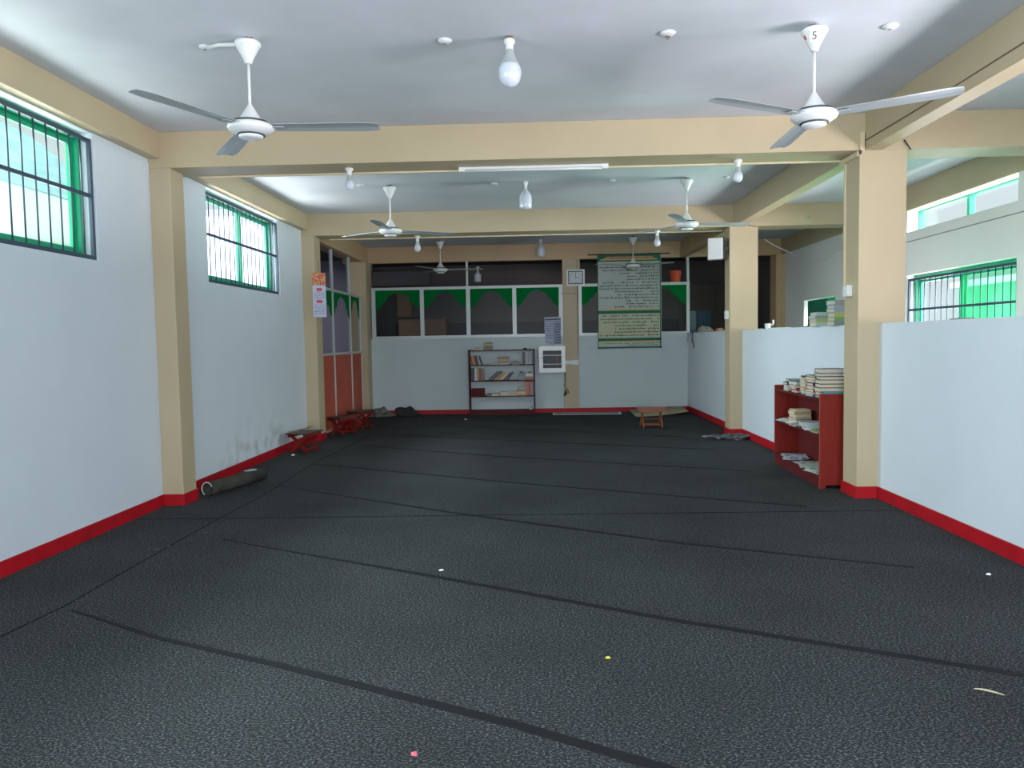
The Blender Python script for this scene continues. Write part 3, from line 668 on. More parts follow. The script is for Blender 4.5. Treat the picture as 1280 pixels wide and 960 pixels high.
# wall calendar on the far left column
cl = thing('wall_calendar', 'hanging wall calendar with red floral picture on left column', 'calendar', (-3.078, 10.60, 2.12), (0, 0, R(34)))
B(-.095, .095, -.004, 0, -.33, .30).build('pages', M['lilac'], cl)
B(-.095, .095, -.0055, -.004, .12, .30).build('picture', M['flower'], cl); B(-.04, .04, -.0055, -.004, .04, .085).build('month_name', M['redprint'], cl); B(-.045, .045, -.0055, -.004, -.13, -.085).build('month_name', M['redprint'], cl)
ik = MB(); textrows(ik, -.075, .075, -.07, .03, 5, -.004, .7, .6, vary=False); textrows(ik, -.075, .075, -.29, -.15, 5, -.004, .7, .6, vary=False); ik.build('dates', M['ink'], cl)
MB().tube([(0,-.002,.30),(0,.02,.48)], .003, 5).build('string', M['dirt'], cl)

# green scrap stuck on the second beam
tag(MB().prism([(3.79, 3.035), (3.82, 3.05), (3.87, 3.057), (3.85, 3.045), (3.83, 3.03)], 'y', Y2-.003, Y2-.001).build('green_scrap', M['leafg']), 'tiny green scrap stuck on the beam over the aisle', 'scrap')

# ------------------------------------------------------------------ books
def book(w, d, t_, rgb, lb, group, loc, rot=(0,0,0), name='book'):
    """closed book lying flat: w along x (spine length), spine at y = 0 (facing -y), d deep, t_ thick, base centre at origin"""
    c = .0045; m_ = MB(); m_.box(-w/2, w/2, 0, d, 0, c); m_.box(-w/2, w/2, 0, d, t_-c, t_); m_.box(-w/2, w/2, 0, c, c, t_-c)
    o = m_.build(name, cover(rgb), loc=loc, rot=rot); tag(o, lb, 'book', group)
    B(-w/2+.006, w/2-.006, c, d-.007, c, t_-c).build('pages', M['page'] if rnd.random() < .6 else M['page2'], o)
    return o
def bookE(w, d, t_, rgb, lb, group, loc, rz, out=False):
    return book(w, d, t_, rgb, lb, group, loc, (0, 0, rz + (PI if out else 0)))
CN = {'dark red': (.16, .015, .02), 'orange': (.55, .20, .03), 'yellow orange': (.62, .30, .05), 'maroon': (.06, .012, .02), 'black': (.012, .013, .015), 'pink white': (.50, .42, .40),
      'tan': (.40, .28, .14), 'white': (.55, .58, .56), 'red': (.30, .03, .025), 'brown': (.14, .07, .04), 'olive': (.13, .14, .07), 'navy': (.02, .03, .09), 'grey': (.18, .20, .21),
      'blue grey': (.14, .20, .24), 'pale grey': (.38, .43, .43), 'salmon': (.45, .14, .10), 'teal': (.02, .15, .19), 'green': (.10, .26, .06), 'lime': (.32, .34, .08), 'cream': (.55, .47, .32), 'silver grey': (.20, .26, .29)}

# --- back bookcase
SX0, SX1, SY0, SY1 = -1.272, -.030, 14.12, 14.365
bc = thing('bookcase', 'narrow open red bookcase against the back wall', 'bookcase', ((SX0+SX1)/2, SY0, 0))
hw = (SX1-SX0)/2
for s_ in (-1, 1): B(s_*hw-.011, s_*hw+.011, 0, SY1-SY0, 0, 1.245).build('side_panel', M['wood_dred'], bc)
SZ = [.085, .36, .655, .955, 1.235]
for z in SZ: B(-hw+.011, hw-.011, 0, SY1-SY0, z-.018, z).build('shelf', M['wood_dred'], bc)
B(-hw+.011, hw-.011, .0, .018, 0, .067).build('kick_board', M['wood_dred'], bc)
def X(c): return -1.25 + (c-80)*.0016       # position along a shelf
G1 = 'books on the back bookcase'
ords = ['first', 'second', 'third', 'fourth', 'fifth', 'sixth', 'seventh', 'eighth', 'ninth', 'tenth', 'eleventh', 'twelfth']
def upright(x, z, w, h_, dep, rgb, tilt, lb, group, y=SY0+.03):
    """standing book, spine towards -y, tilt about y (positive = top leans to +x); x = lower left corner"""
    m_ = MB(); c = .003; m_.box(0, c, 0, dep, 0, h_); m_.box(w-c, w, 0, dep, 0, h_); m_.box(c, w-c, 0, c, 0, h_)
    a = R(tilt); lift = w*math.sin(a) if a > 0 else 0
    o = m_.build('book', cover(rgb), loc=(x, y, z + .0005 + lift), rot=(0, a, 0)); tag(o, lb, 'book', group)
    B(c, w-c, c, dep-.006, .004, h_-.005).build('pages', M['page'], o); return o
row = [('dark red', .020), ('orange', .018), ('yellow orange', .018), ('maroon', .030), ('black', .022), ('pink white', .020), ('black', .028)]
x = X(95)
for i, (c, w) in enumerate(row):
    upright(x, SZ[3], w, .175, .15, CN[c], -9 - i*1.2, f'{c} book, {ords[i]} from left in leaning row, top shelf', G1); x += w*1.12 + .006
row = [('black', .030, .24), ('black', .028, .24), ('white', .040, .235), ('tan', .034, .225), ('red', .026, .23), ('brown', .026, .225), ('olive', .034, .225)]
x = X(86)
for i, (c, w, h_) in enumerate(row):
    upright(x, SZ[2], w, h_, .17, CN[c], 0, f'{c} upright book, {ords[i]} from left on the second shelf', G1); x += w + .005
row = [('black', .035, .24, 50), ('black', .035, .24, 50), ('tan', .022, .21, 50), ('orange', .020, .21, 49), ('yellow orange', .020, .20, 48), ('white', .020, .20, 46), ('navy', .024, .19, 44), ('navy', .024, .18, 40), ('black', .035, .18, 34)]
x = X(292)
for i, (c, w, h_, t_) in enumerate(row):
    upright(x, SZ[2], w, h_, .16, CN[c], t_, f'{c} slanted book, {ords[i]} of the leaning run, second shelf', G1); x += w/math.cos(R(t_)) + .008
row = [('black', .034, .235), ('silver grey', .024, .235), ('pale grey', .026, .235), ('silver grey', .024, .235), ('pale grey', .026, .235), ('grey', .022, .23)]
x = X(708)
for i, (c, w, h_) in enumerate(row):
    upright(x, SZ[3], w, h_, .17, CN[c], 0, f'{c} volume, {ords[i]} of the matching set at top shelf right', G1); x += w + .004
row = [('salmon', .032, .265), ('salmon', .030, .265), ('red', .028, .262), ('salmon', .030, .26), ('blue grey', .024, .25)]
x = X(728)
for i, (c, w, h_) in enumerate(row):
    upright(x, SZ[1], w, h_, .17, CN[c], 0, f'{c} tall book, {ords[i]} from left at third shelf right', G1); x += w + .004
def pile(xc, z, items, place, group, y=SY0+.02, turn=0, dep=.16):
    for i, (c, w, t_) in enumerate(items):
        bookE(w, dep, t_-.001, CN[c], f'{c} book lying {ords[i]} from bottom {place}', group, (xc + rnd.uniform(-.006, .006), y + rnd.uniform(0, .01), z + .0005), R(turn + rnd.uniform(-3, 3))); z += t_
pile(X(475), SZ[3], [('cream', .18, .030), ('olive', .18, .026), ('tan', .17, .032), ('tan', .17, .028), ('dark red', .21, .024), ('pale grey', .15, .018)], 'in the pile amid the top shelf', G1)
pile(X(345), SZ[3], [('cream', .16, .012), ('pale grey', .14, .010)], 'in low booklets on the top shelf', G1)
pile(X(620), SZ[3], [('cream', .16, .012), ('black', .18, .020), ('pale grey', .14, .012), ('black', .12, .016)], 'in the untidy heap, top shelf right', G1)
pile(X(300), SZ[3], [('olive', .05, .018)], 'beside the leaning row on the top shelf', G1)
pile(X(690), SZ[2], [('blue grey', .12, .035), ('silver grey', .11, .035), ('blue grey', .11, .030), ('grey', .09, .030), ('black', .06, .035)], 'in the grey heap, second shelf', G1)
pile(X(782), SZ[2], [('brown', .15, .045), ('tan', .15, .030), ('white', .15, .035), ('white', .14, .022), ('black', .06, .018)], 'in the right pile, second shelf', G1)
for xc, it, pl in ((300, [('olive', .10, .022), ('black', .10, .020)], 'beside the red box, third shelf'), (382, [('cream', .15, .024), ('tan', .14, .022)], 'in second low pile, third shelf'),
                   (482, [('cream', .155, .030), ('cream', .15, .026), ('pale grey', .15, .022)], 'in third low pile, third shelf'), (583, [('cream', .15, .030), ('tan', .15, .028), ('cream', .15, .022)], 'in fourth low pile, third shelf'),
                   (680, [('tan', .15, .034), ('cream', .145, .030), ('tan', .15, .034), ('olive', .145, .026), ('cream', .14, .028)], 'in the tallest pile, third shelf')):
    pile(X(xc), SZ[1], it, pl, G1)
tag(B(-.125, .125, 0, .18, 0, .145).build('box_file', M['wood_dred'], loc=(X(165), SY0+.02, SZ[1]+.001), bevel=.004), 'dark red box at the left end of the third shelf', 'box')
pile(X(300), SZ[4], [('olive', .16, .030), ('brown', .16, .028), ('olive', .155, .032), ('tan', .155, .030), ('olive', .15, .026)], 'in the pile on top of the back bookcase', G1)
pile(X(165), SZ[4], [('cream', .12, .016), ('tan', .12, .020)], 'in thin pile atop bookcase, left end', G1)
pile(X(215), SZ[4], [('cream', .06, .030)], 'between the two piles atop the bookcase', G1)
tag(MB().lathe([(.0,0),(.035,.002),(.04,.012),(.028,.026),(.0,.03)], 12).build('cap', M['black'], loc=(X(735), SY0+.12, SZ[4]+.001)), 'small black cap on the right end of the bookcase top', 'cap')

# crumpled soft things: a displaced blob
def blob(name, m, cx, cy, cz, sx, sy, sz, seed, lb, cat, amp=.35, rot=0, parent=None, base=True, fr=(2, 7)):
    rr = random.Random(seed); bm = bmesh.new(); bmesh.ops.create_icosphere(bm, subdivisions=4, radius=1)
    ks = [(Vector((rr.gauss(0,1), rr.gauss(0,1), rr.gauss(0,1))).normalized()*rr.uniform(*fr), rr.uniform(0, 6.28), rr.uniform(.3, 1)) for _ in range(9)]
    for v in bm.verts:
        q = v.co.copy(); f = sum(a*math.sin(q.dot(k)+p) for k, p, a in ks)/4.0
        q *= 1 + amp*f; z = q.z
        if base: z = max(z, -.25)+.25
        v.co = (q.x*sx, q.y*sy, z*sz)
    me = bpy.data.meshes.new(name); bm.to_mesh(me); bm.free(); me.materials.append(m)
    for p in me.polygons: p.use_smooth = True
    o = bpy.data.objects.new(name, me); C.objects.link(o); o.location = (cx, cy, cz); o.rotation_euler = (0, 0, rot)
    if parent: o.parent = parent
    else: tag(o, lb, cat)
    return o
blob('plastic_bag', M['film_p'], X(795), SY0+.12, SZ[0]+.001, .045, .05, .045, 3, 'crumpled pale plastic bag in the bottom of the bookcase', 'bag')

# --- right bookcase (slightly turned), local frame: x along its length (away from the viewer), y towards the wall
RO = Vector((2.578, 6.835, 0)); ra = math.atan2(8.285-6.835, 2.628-2.578)
rb = thing('bookcase', 'dark red bookcase heaped with books behind the near right column', 'bookcase', RO, (0, 0, ra))
L_, D_ = 1.45, .27          # local y runs to -y (towards the wall, +x world)
rs = [.118, .492, .822]
for k, xx in enumerate((0, L_-.02)):
    sd = MB(); z0 = 0
    sd.prism([(0, 0), (-.05, 0), (-.06, .03), (-D_+.05, .03), (-D_+.04, 0), (-D_, 0), (-D_, .868), (0, .868)], 'x', xx, xx+.02); sd.build('side_panel', M['wood_red'], rb)
for z in rs: B(.02, L_-.02, -D_+.012, 0, z-.018, z).build('shelf', M['wood_dred'], rb)
B(.02, L_-.02, -D_, -D_+.010, .03, .85).build('back_panel', M['wood_dred'], rb)
B(.02, L_-.02, -.016, -.004, 0, .10).build('plinth', M['wood_dred'], rb)
B(-.002, .0, -.0, .004, 0, .868).build('edge_strip', M['wood_or'], rb)
CR, SR = math.cos(ra), math.sin(ra)
def RW(lx, ly, z): return (RO.x + lx*CR - ly*SR, RO.y + lx*SR + ly*CR, z)
G2 = 'books on the red side bookcase'
def rpile(lx, ly, z, items, place, dep, turn=0, jit=6, flip=None):
    for i, (c, w, t_) in enumerate(items):
        fl = flip[i] if flip else 0
        a = ra - PI/2 + R(turn) + R(rnd.uniform(-jit, jit)) + (PI if fl else 0)
        cx, cy, _ = RW(lx + rnd.uniform(-.012, .012), ly + rnd.uniform(-.006, .010), 0); ox, oy = (-math.sin(a)*-dep/2, math.cos(a)*-dep/2)
        book(w, dep, t_-.001, CN[c], f'{c} book, {ords[i]} from bottom {place}', G2, (cx+ox, cy+oy, z+.0005), (0, 0, a)); z += t_
# local: spine faces the viewer when rotation = ra - 90deg (book x axis across the depth of the case)
zt = rs[2]
rpile(.165, -.145, zt, [('navy', .22, .022), ('brown', .215, .036), ('grey', .22, .038), ('black', .22, .036), ('grey', .215, .036), ('black', .22, .032), ('olive', .21, .030), ('brown', .205, .044)], 'in the tallest pile on the side bookcase', .17, flip=(1,)*8)
rpile(.36, -.10, zt, [('teal', .17, .020), ('white', .16, .022), ('red', .16, .028), ('cream', .15, .030), ('black', .15, .030), ('navy', .16, .030), ('cream', .15, .024), ('black', .16, .022)], 'in the second pile on the side bookcase', .15, 8, flip=(0,1,0,1,0,0,1,1))
rpile(.60, -.11, zt, [('black', .16, .020), ('white', .17, .022), ('tan', .16, .034), ('cream', .16, .032), ('cream', .16, .034), ('cream', .15, .030), ('black', .16, .014)], 'in the third pile on the side bookcase', .16, -6, flip=(0,0,1,1,1,1,0))
rpile(.86, -.11, zt, [('dark red', .17, .030), ('red', .18, .024), ('cream', .18, .026), ('brown', .19, .040), ('teal', .18, .010)], 'in the fourth pile on the side bookcase', .17, 5, flip=(1,0,1,1,0))
rpile(1.15, -.11, zt, [('cream', .15, .024), ('white', .16, .040), ('navy', .16, .032), ('black', .13, .028)], 'in the fifth pile on the side bookcase', .16, -4, flip=(1,1,0,0))
tag(B(-.12, .12, -.022, .018, 0, .020).build('folder', cover(CN['teal']), loc=RW(.016, -.15, .869), rot=(0,0,ra-PI/2)), 'flat teal folder on the near end of the side bookcase', 'folder')
# middle shelf
zm = rs[1]
rpile(.95, -.12, zm, [('white', .20, .022), ('cream', .18, .022), ('brown', .19, .026), ('cream', .17, .030), ('tan', .18, .034), ('cream', .16, .020)], 'in the pile on the middle shelf', .15, 12, flip=(1,1,1,1,0,1))
rpile(.48, -.10, zm, [('white', .19, .018), ('pale grey', .18, .016), ('pale grey', .22, .036)], 'in the low pile on the middle shelf', .20, -10)
rpile(.18, -.09, zm, [('olive', .16, .016), ('green', .14, .014)], 'at the near end of the middle shelf', .18, 6)
# papers and magazines
def sheets(lx, ly, z, n, w, d, seed, lb, m='paper', spread=18):
    rr = random.Random(seed); px, py, pz = RW(lx, ly, z)
    mb = MB()
    for k in range(n):
        T = Matrix.Translation((rr.uniform(-.02, .02), rr.uniform(-.02, .02), .0005+k*.004)) @ Matrix.Rotation(R(rr.uniform(-spread, spread)), 4, 'Z')
        mb.box(-w/2, w/2, -d/2, d/2, 0, .003, T)
    return tag(mb.build('magazines', M[m], loc=(px, py, pz), rot=(0, 0, ra)), lb, 'magazines')
M['mag'] = mat('magazine_print', (.50, .54, .54), .4, noise=(14, (.10, .12, .25), .5, .6))
M['mag2'] = mat('magazine_print_green', (.50, .55, .52), .4, noise=(18, (.10, .22, .12), .52, .62))
sheets(1.20, -.09, zm, 6, .20, .17, 5, 'fan of white papers on the middle shelf far end', 'paper')
sheets(.75, -.06, zm, 4, .20, .14, 6, 'loose white printed papers along the middle shelf edge', 'mag')
sheets(1.05, -.10, rs[0], 7, .28, .20, 8, 'pile of blue and orange magazines on the lowest shelf', 'mag', 25)
sheets(.55, -.09, rs[0], 6, .30, .20, 9, 'green white magazines in the middle of the lowest shelf', 'mag2', 20)
sheets(.20, -.08, rs[0], 9, .26, .18, 10, 'spilled printed leaflets at the near end, lowest shelf', 'mag2', 30)

# --- books and odds on the low walls
G3 = 'books on the low wall'
def wpile(y, z, items, place, dep=.20, jit=4, x=3.05):
    for i, (c, w, t_) in enumerate(items):
        book(w, dep, t_-.001, CN[c], f'{c} book, {ords[i]} from bottom {place}', G3, (x, y, z+.0005), (0, 0, R(rnd.uniform(-jit, jit)))); z += t_
wpile(7.25, ZP, [('grey', .25, .042), ('green', .24, .040), ('lime', .24, .042), ('silver grey', .25, .038), ('silver grey', .25, .036), ('grey', .24, .044)], 'of the tall pile on the low wall', x=2.99)
wpile(7.72, ZP, [('pale grey', .24, .044), ('lime', .24, .034), ('silver grey', .26, .032), ('pale grey', .23, .034)], 'of the shorter pile on the low wall', x=2.99)
cup = thing('cup', 'small white cup on the low wall beyond the far column', 'cup', (2.99, 9.70, ZP))
MB().lathe([(.0,.003),(.028,.003),(.03,0),(.032,.006),(.040,.065),(.042,.07),(.038,.07),(.030,.008),(.0,.008)], 20).build('body', M['white'], cup)
MB().tube([(.036,-.02,.055),(.06,-.02,.06),(.066,-.02,.10),(.06,-.02,.115)], .012, 8).build('spout', M['white'], cup)
for (y, sx, sy, sz, mm, lb, sd) in ((8.25, .05, .10, .014, 'cloth_b', 'small dark rag on the low wall beside the books', 1), (10.05, .05, .10, .010, 'paper', 'flattened white paper on the low wall near the cup', 2),
                                 (5.33, .05, .13, .010, 'grey', 'flat grey bundle on top of the near low wall', 4)):
    blob('rag' if mm != 'paper' else 'paper_scrap', M[mm], 2.99, y, ZP, sx, sy, sz, sd, lb, 'rag' if mm != 'paper' else 'paper', .2)
tag(B(2.93, 3.05, 9.0, 9.5, ZP, ZP+.012).build('wood_strip', M['paper']), 'flat pale strip lying along the middle low wall', 'strip')
blob('crumpled_newspaper', mat('newsprint', (.40, .38, .33), .8, noise=(20, (.22, .16, .12), .5, .65)), 2.99, 13.3, ZP, .07, .40, .075, 11, 'crumpled newspaper heap on the far low wall', 'newspaper', .7, fr=(3, 11))
blob('red_bundle', M['redprint'], 3.02, 12.40, ZP, .05, .10, .05, 12, 'small red bundle on the far low wall', 'bundle', .3)
blob('yellow_packet', M['gold'], 2.97, 12.05, ZP, .04, .10, .045, 13, 'yellow brown packet on the far low wall', 'packet', .3)
blob('blue_packet', cover((.03, .14, .30)), 2.99, 11.75, ZP, .04, .07, .035, 14, 'small blue packet on the far low wall by the column', 'packet', .3)
cable([(2.91, 13.9, ZP+.01), (2.905, 13.88, 1.33), (2.905, 13.75, 1.22)], .008, 'black', 'black strap dangling over the far low wall corner', 'strap')
blob('hanging_cloth', M['film_p'], 2.89, 14.1, 1.32, .02, .16, .12, 21, 'pale cloth hanging over the far end of the low wall', 'cloth', .3)

# ------------------------------------------------------------------ folding reading tables
def folding_table(lb, loc, rz, top, leg, L=.42, W=.30, H=.29, tilt=0, group='folding wooden reading tables'):
    r = thing('reading_table', lb, 'low table', loc, (0, 0, rz), group)
    T = Matrix.Translation((0, 0, H)) @ Matrix.Rotation(tilt, 4, 'X')
    MB().box(-L/2, L/2, -W/2, W/2, -.018, 0, T).build('table_top', M[top], r, bevel=.003)
    ap = MB(); ap.box(-L/2+.02, L/2-.02, -W/2+.02, -W/2+.035, -.060, -.018, T); ap.box(-L/2+.02, L/2-.02, W/2-.035, W/2-.02, -.060, -.018, T); ap.build('apron', M[leg], r)
    for s_ in (-1, 1):
        x = s_*(L/2-.075)
        for q in (-1, 1):
            MB().bar((x + q*.011, -q*W*.40, 0.004), (x + q*.011, q*W*.36, H-.050), .020, .040, up=(0, q, .6)).build('leg', M[leg], r)
    for q in (-1, 1): MB().tube([(-L/2+.07, q*W*.32, .045), (L/2-.07, q*W*.32, .045)], .011, 8).build('stretcher', M[leg], r)
    MB().tube([(-L/2+.06, 0, H*.43), (L/2-.06, 0, H*.43)], .008, 8).build('pivot_rod', M[leg], r)
    return r
folding_table('red folding reading table against the left wall beside calendar column', (-3.035, 9.58, 0), R(76), 'wood_dk', 'wood_red', H=.27)
folding_table('red folding reading table in front of the orange panels, nearer one', (-3.02, 11.45, 0), R(60), 'wood_dk', 'wood_red', H=.28)
folding_table('red folding reading table in front of the orange panels, farther one', (-2.90, 12.15, 0), R(70), 'wood_dk', 'wood_red', H=.30)
folding_table('orange brown folding reading table alone near the back right corner', (1.81, 11.78, 0), R(1), 'wood_or', 'wood_or', H=.315, L=.44, W=.26)
# open book rest lying on first table
tag(MB().tube([(-3.2, 9.42, .285), (-3.1, 9.5, .30), (-3.0, 9.72, .30)], .004, 6).tube([(-3.12, 9.6, .285), (-2.98, 9.75, .315)], .005, 6).build('twig', M['tan_in']), 'thin brown twigs resting on the nearest reading table', 'twig')
# rehal book stand (cross of two boards) at the foot of the panels
rh = thing('book_stand', 'low crossed wooden book stand lying between the reading tables', 'book stand', (-3.02, 11.9, 0), (0, 0, R(25)))
for q in (-1, 1): MB().bar((-q*.10, 0, .01), (q*.12, 0, .20), .22, .016, up=(0, 1, 0)).build('board', M['wood_red'], rh)

# ------------------------------------------------------------------ things on the floor
rm = thing('rolled_mat', 'olive grey rolled mat lying against the left skirting', 'mat', (-3.08, 6.78, 0), (0, 0, R(-17)))
sp_ = MB(); n = 40; vs = []
def roll(a0, r0, r1, turns, y0, y1, cz, m, nm, par):
    mb = MB(); n = 60
    pts = [( (r0+(r1-r0)*k/n)*math.cos(a0+turns*2*PI*k/n), (r0+(r1-r0)*k/n)*math.sin(a0+turns*2*PI*k/n)) for k in range(n+1)]
    vs = []
    for (a, b) in pts: vs += [(a, y0, b+cz), (a, y1, b+cz)]
    for (a, b) in pts:
        q = 1 - .008/max(.02, math.hypot(a, b)); vs += [(a*q, y0, b*q+cz), (a*q, y1, b*q+cz)]
    N = n+1; fs = []
    for k in range(n):
        fs += [(2*k, 2*k+1, 2*k+3, 2*k+2), (2*N+2*k, 2*N+2*k+2, 2*N+2*k+3, 2*N+2*k+1), (2*k, 2*k+2, 2*N+2*k+2, 2*N+2*k), (2*k+1, 2*N+2*k+1, 2*N+2*k+3, 2*k+3)]
    return mb.add(vs, fs, True).build(nm, m, par)
roll(0, .022, .072, 2.2, 0, .80, .074, M['roll'], 'roll', rm)
roll(.4, .060, .070, .6, -.004, .0, .074, M['paper'], 'pale_end_trim', rm)
blob('lid', M['film_p'], .0, .62, .142, .05, .07, .006, 31, '', '', .2, parent=rm)
# cloth bundle by the left end of the back wall
blob('cloth_bundle', M['cloth_g'], -2.97, 14.15, 0, .20, .11, .12, 5, 'crumpled grey olive cloth at left end of back wall', 'cloth', .75, fr=(4, 13))
blob('cloth_bundle', M['cloth_b'], -2.48, 14.20, 0, .22, .10, .12, 6, 'dark crumpled cloth beside the grey one at back wall', 'cloth', .75, fr=(4, 13))
# dark bag beside the far right column
bg = blob('bag', M['bagm'], 2.66, 10.25, 0, .24, .13, .065, 9, 'dark shiny crumpled bag on floor before the far column', 'bag', .7, fr=(4, 14))
# mat under the lone table and framed sheet
mb_ = MB(); n = 20
for k in range(n+1):
    x = 1.78 + 1.0*k/n; zz = .004 + .05*max(0, (x-2.1)/.68)**1.5
    mb_.v += [(x, 13.35 + .35*max(0,(x-1.9)), zz), (x, 14.33, zz+.03)]
mb_.f = [(2*k, 2*k+2, 2*k+3, 2*k+1) for k in range(n)]; mb_.sm = [True]*n
o = mb_.build('straw_mat', M['mat_t']); so = o.modifiers.new('s', 'SOLIDIFY'); so.thickness = .012
tag(o, 'pale tan mat curling up in the back right corner', 'mat')
pm = thing('floor_mat', 'dark floor mat with pale edging before the back wall', 'mat', (.95, 14.08, .001), (0, 0, R(-3)))
B(-.62, .62, -.14, .14, 0, .008).build('mat_body', M['mat_d'], pm)
e_ = MB(); e_.box(-.62, .62, -.15, -.125, .0, .010); e_.box(-.62, .62, .125, .15, 0, .010); e_.box(-.64, -.60, -.15, .15, 0, .010); e_.box(.60, .64, -.15, .15, 0, .010); e_.build('edging', M['paper'], pm)

# black tape lines marking prayer rows and carpet seams
def strip(pts, w, nm, m, lb, kind=None, z=.0022):
    mb = MB(); vs = []; P = [Vector((p[0], p[1], 0)) for p in pts]; W = w if isinstance(w, list) else [w]*len(P)
    for i, p in enumerate(P):
        d = (P[min(i+1, len(P)-1)] - P[max(0, i-1)]).normalized(); s_ = Vector((-d.y, d.x, 0))*W[i]/2
        vs += [(p+s_).to_tuple()[:2] + (0,), (p-s_).to_tuple()[:2] + (0,), (p+s_).to_tuple()[:2] + (z,), (p-s_).to_tuple()[:2] + (z,)]
    fs = [(0, 1, 3, 2)]
    for i in range(len(P)-1):
        a = 4*i; b = a+4; fs += [(a+2, a+3, b+3, b+2), (a, b, b+1, a+1), (a, a+2, b+2, b), (a+1, b+1, b+3, a+3)]
    a = 4*(len(P)-1); fs.append((a, a+2, a+3, a+1))
    o = mb.add(vs, fs).build(nm, M[m])
    return struct(o, lb, 'seam') if kind else tag(o, lb, 'tape', 'black tape lines across the carpet')
TP = [([(-2.50, 3.83), (-1.85, 3.46), (-1.14, 3.145), (-.108, 2.646), (.40, 2.36), (.86, 2.10)], [.018, .03, .042, .05, .05, .05], 'black tape line nearest the viewer, running off the bottom edge'),
      ([(-2.30, 5.27), (-2.055, 5.126), (-.591, 4.344), (.657, 3.651), (1.969, 3.03), (2.90, 2.60)], [.008, .015, .04, .045, .045, .045], 'second black tape line from the viewer, reaching the right wall'),
      ([(-2.33, 7.10), (-.744, 6.052), (.966, 5.048), (2.25, 4.475)], [.02, .04, .04, .03], 'third black tape line from the viewer, ending short of wall'),
      ([(-2.597, 8.585), (-.255, 7.308), (2.205, 6.121)], .04, 'fourth black tape line, ending before the near right column'),
      ([(-2.399, 10.10), (-.505, 9.02), (2.236, 7.771)], .04, 'fifth black tape line, ending beside the red bookcase'),
      ([(-2.353, 11.32), (2.234, 9.313)], .045, 'sixth black tape line, ending near the dark bag'),
      ([(-1.95, 12.60), (2.143, 10.55)], .045, 'seventh black tape line, passing before the lone table'),
      ([(-1.2, 13.35), (2.116, 11.55)], .04, 'farthest black tape line, under the lone table')]
for p, w, lb in TP: strip(p, w, 'floor_tape', 'tape', lb)
strip([(XL+.02, 5.905), (0, 5.93), (XR-.02, 5.945)], .010, 'trim_5', 'seam', 'thin dark carpet seam across the room', 1, .0012)
strip([(-2.66, 3.30), (-2.59, 3.90), (-2.598, 4.55), (-2.60, 5.4), (-2.567, 7.04), (-2.645, 8.589), (-2.56, 11.15), (-2.49, 13.4)], .009, 'trim_6', 'seam', 'thin dark carpet seam along the left side', 1, .0012)
strip([(-2.72, 2.2), (-2.66, 3.30)], .009, 'trim_7', 'seam', 'carpet seam at the near left corner', 1, .0012)

# litter on the carpet
def bit(name, m, x, y, sx, sy, sz, seed, lb, rot=0, group=None):
    o = blob(name, m, x, y, .001, sx, sy, sz, seed, lb, name.replace('_', ' '), .35, rot); return o
lf = MB(); n = 12
for k in range(n+1):
    t_ = k/n; x = 1.70 + .085*t_; y = 2.905 - .055*t_ + .012*math.sin(PI*t_); w = .006*math.sin(PI*t_)+.0005
    lf.v += [(x-w*.4, y-w, .004), (x+w*.4, y+w, .006)]
lf.f = [(2*k, 2*k+2, 2*k+3, 2*k+1) for k in range(n)]; lf.sm = [True]*n
tag(lf.build('dry_leaf', mat('dry_leaf', (.52, .46, .28), .7)), 'thin pale dry leaf on the carpet at lower right', 'leaf')
bit('red_petal', mat('petal', (.60, .10, .14), .6), -.434, 2.441, .011, .009, .008, 41, 'tiny red petal on the carpet near the front')
bit('yellow_petal', mat('yellow_petal', (.55, .50, .05), .6), .297, 3.206, .012, .008, .006, 42, 'tiny yellow petal on the carpet between two tapes')
bit('black_crumb', M['black'], -2.636, 4.983, .022, .016, .008, 43, 'small black crumb on the carpet near left skirting')
bit('black_crumb', M['black'], -2.592, 5.06, .018, .012, .008, 44, 'second black crumb just beyond the first one')
bit('black_crumb', M['black'], -2.50, 5.43, .020, .012, .008, 45, 'lone black crumb closer to the carpet seam')
bit('black_crumb', M['black'], -2.53, 7.30, .030, .020, .008, 46, 'dark crumb where the left seam meets third tape')
bit('white_crumb', M['white'], -1.28, 13.3, .020, .016, .016, 47, 'white crumb on carpet before the back bookcase')
bit('white_crumb', M['white'], 2.60, 4.32, .014, .010, .008, 48, 'white crumb by the right skirting near the front')
bit('white_crumb', M['white'], -3.10, 9.28, .020, .016, .014, 49, 'white crumb at the foot of the nearest reading table')
bit('white_crumb', M['white'], -.60, 4.48, .014, .008, .006, 50, 'white fleck on carpet beside the second tape line')

# ------------------------------------------------------------------ light
w = bpy.data.worlds.new('World'); sc.world = w; w.use_nodes = True
nt = w.node_tree; bg_ = nt.nodes['Background']; bg_.inputs[0].default_value = (.86, .93, 1.0, 1); bg_.inputs[1].default_value = 1.0
def area(name, loc, rot, sx, sy, power, col=(1, 1, 1)):
    l = bpy.data.lights.new(name, 'AREA'); l.shape = 'RECTANGLE'; l.size = sx; l.size_y = sy; l.energy = power; l.color = col
    o = bpy.data.objects.new(name, l); C.objects.link(o); o.location = loc; o.rotation_euler = rot; return o
SKY = (.90, .94, 1.0)
area('doorway_fill', (.8, YR-.3, 1.25), (R(90), 0, 0), 3.6, 2.4, 330, SKY)  # fill lamp added outside the rear doorway
area('rear_window_fill', (-4.6, -.2, 1.9), (0, R(-90), 0), 2.4, 4.0, 620, (.95, .92, 1.0))      # fill lamp added outside the unseen, enlarged rear window
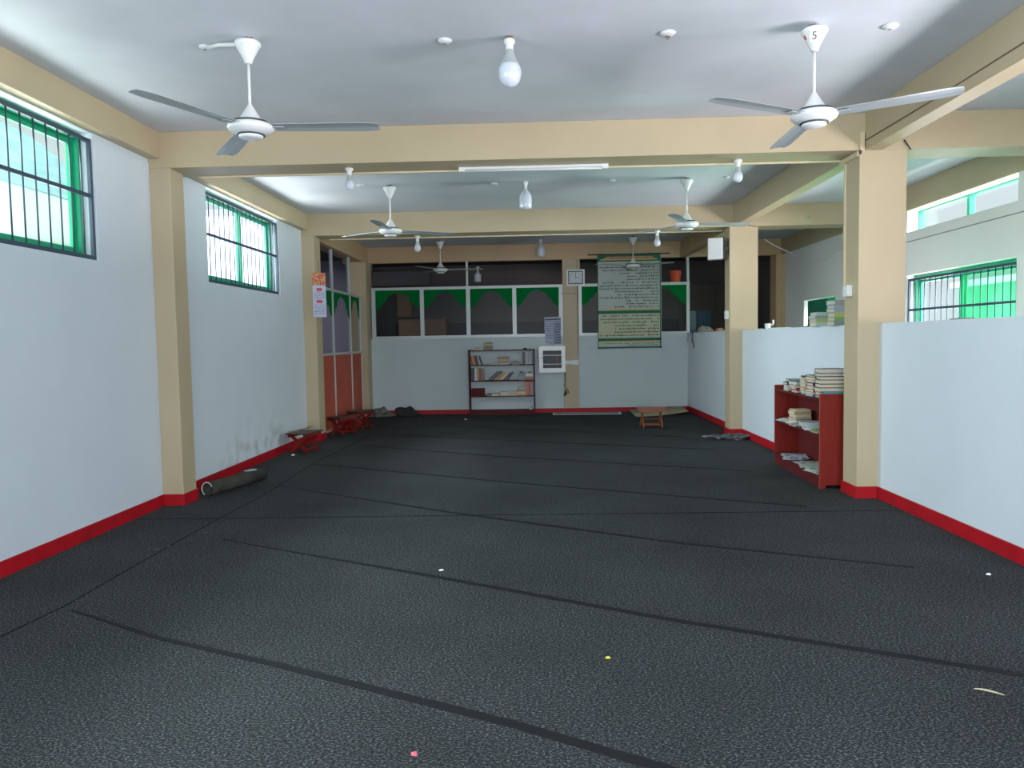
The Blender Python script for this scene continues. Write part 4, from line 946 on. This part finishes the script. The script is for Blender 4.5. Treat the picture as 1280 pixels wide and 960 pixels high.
for yc, L, p, q in ((4.2, 2.5, .42, .6), (8.6, 2.1, 1.0, .5)):      # added fill lamps: one aimed up like yard bounce, one down like sky
    area('yard_fill', (-4.9, yc, .9), (0, R(-125), 0), 1.2, L, 330*p, (1.0, .84, .92) if yc < 6 else (1.0, .93, .95))
    area('sky_fill', (-6.2, yc, 5.3), (0, R(-45), 0), 1.3, L, 1300*q, SKY)
for yc, L, p in ((8.5, 2.1, 1.15), (2.8, 3.0, 1.9), (-.8, 2.0, 1.0), (12.5, 1.3, .7)):  # added fill lamps outside the aisle windows, aimed up and down
    area('aisle_fill', (6.3, yc, .75), (0, R(118), 0), 1.1, L, 480*p, (1.0, .82, .90))
    area('sky_fill', (6.5, yc, 4.9), (0, R(52), 0), 1.2, L, 800*p, (.95, .96, 1.0))
area('low_sky_fill', (-6.8, 4.2, 3.5), (0, R(-84), 0), 1.8, 3.0, 120, SKY)  # added fill lamps at low sky angle, kept out of view
area('low_sky_fill', (-6.8, 8.4, 3.5), (0, R(-84), 0), 1.8, 3.0, 1500, SKY)
area('low_sky_fill', (7.6, 8.2, 3.3), (0, R(84), 0), 1.8, 3.6, 1500, (1.0, .90, .96))
area('side_room_fill', (-5.2, 14, 3.1), (0, 0, 0), 1.5, 2.5, 45, (.95,.9,1))  # fill lamp added to lift the side room walls
area('back_room_fill', (1.0, 16.8, 3.15), (0, 0, 0), 3.0, 1.0, 7, (1, .92, .88))  # weak fill lamp added in the room behind

# ------------------------------------------------------------------ camera
cam = bpy.data.cameras.new('Camera'); co = bpy.data.objects.new('Camera', cam); C.objects.link(co); sc.camera = co
cam.sensor_fit = 'HORIZONTAL'; cam.sensor_width = 36.0; cam.lens = 36.0*930/1280; cam.clip_start = .05; cam.clip_end = 200
yaw, pitch, roll_ = -.0325, -.0577, -.0177
fw = Vector((math.sin(yaw)*math.cos(pitch), math.cos(yaw)*math.cos(pitch), math.sin(pitch)))
rt = Vector((math.cos(yaw), -math.sin(yaw), 0)); up = rt.cross(fw)
r_ = rt*math.cos(roll_) + up*math.sin(roll_); u_ = -rt*math.sin(roll_) + up*math.cos(roll_)
co.matrix_world = Matrix(((r_.x, u_.x, -fw.x, 0), (r_.y, u_.y, -fw.y, 0), (r_.z, u_.z, -fw.z, 1.40), (0, 0, 0, 1)))

sc.view_settings.view_transform = 'Standard'; sc.view_settings.look = 'None'; sc.view_settings.exposure = -0.08; sc.view_settings.gamma = 1.15
sc.cycles.use_denoising = True
sc.cycles.max_bounces = 10; sc.cycles.diffuse_bounces = 6; sc.cycles.transparent_max_bounces = 12; sc.cycles.sample_clamp_indirect = 6
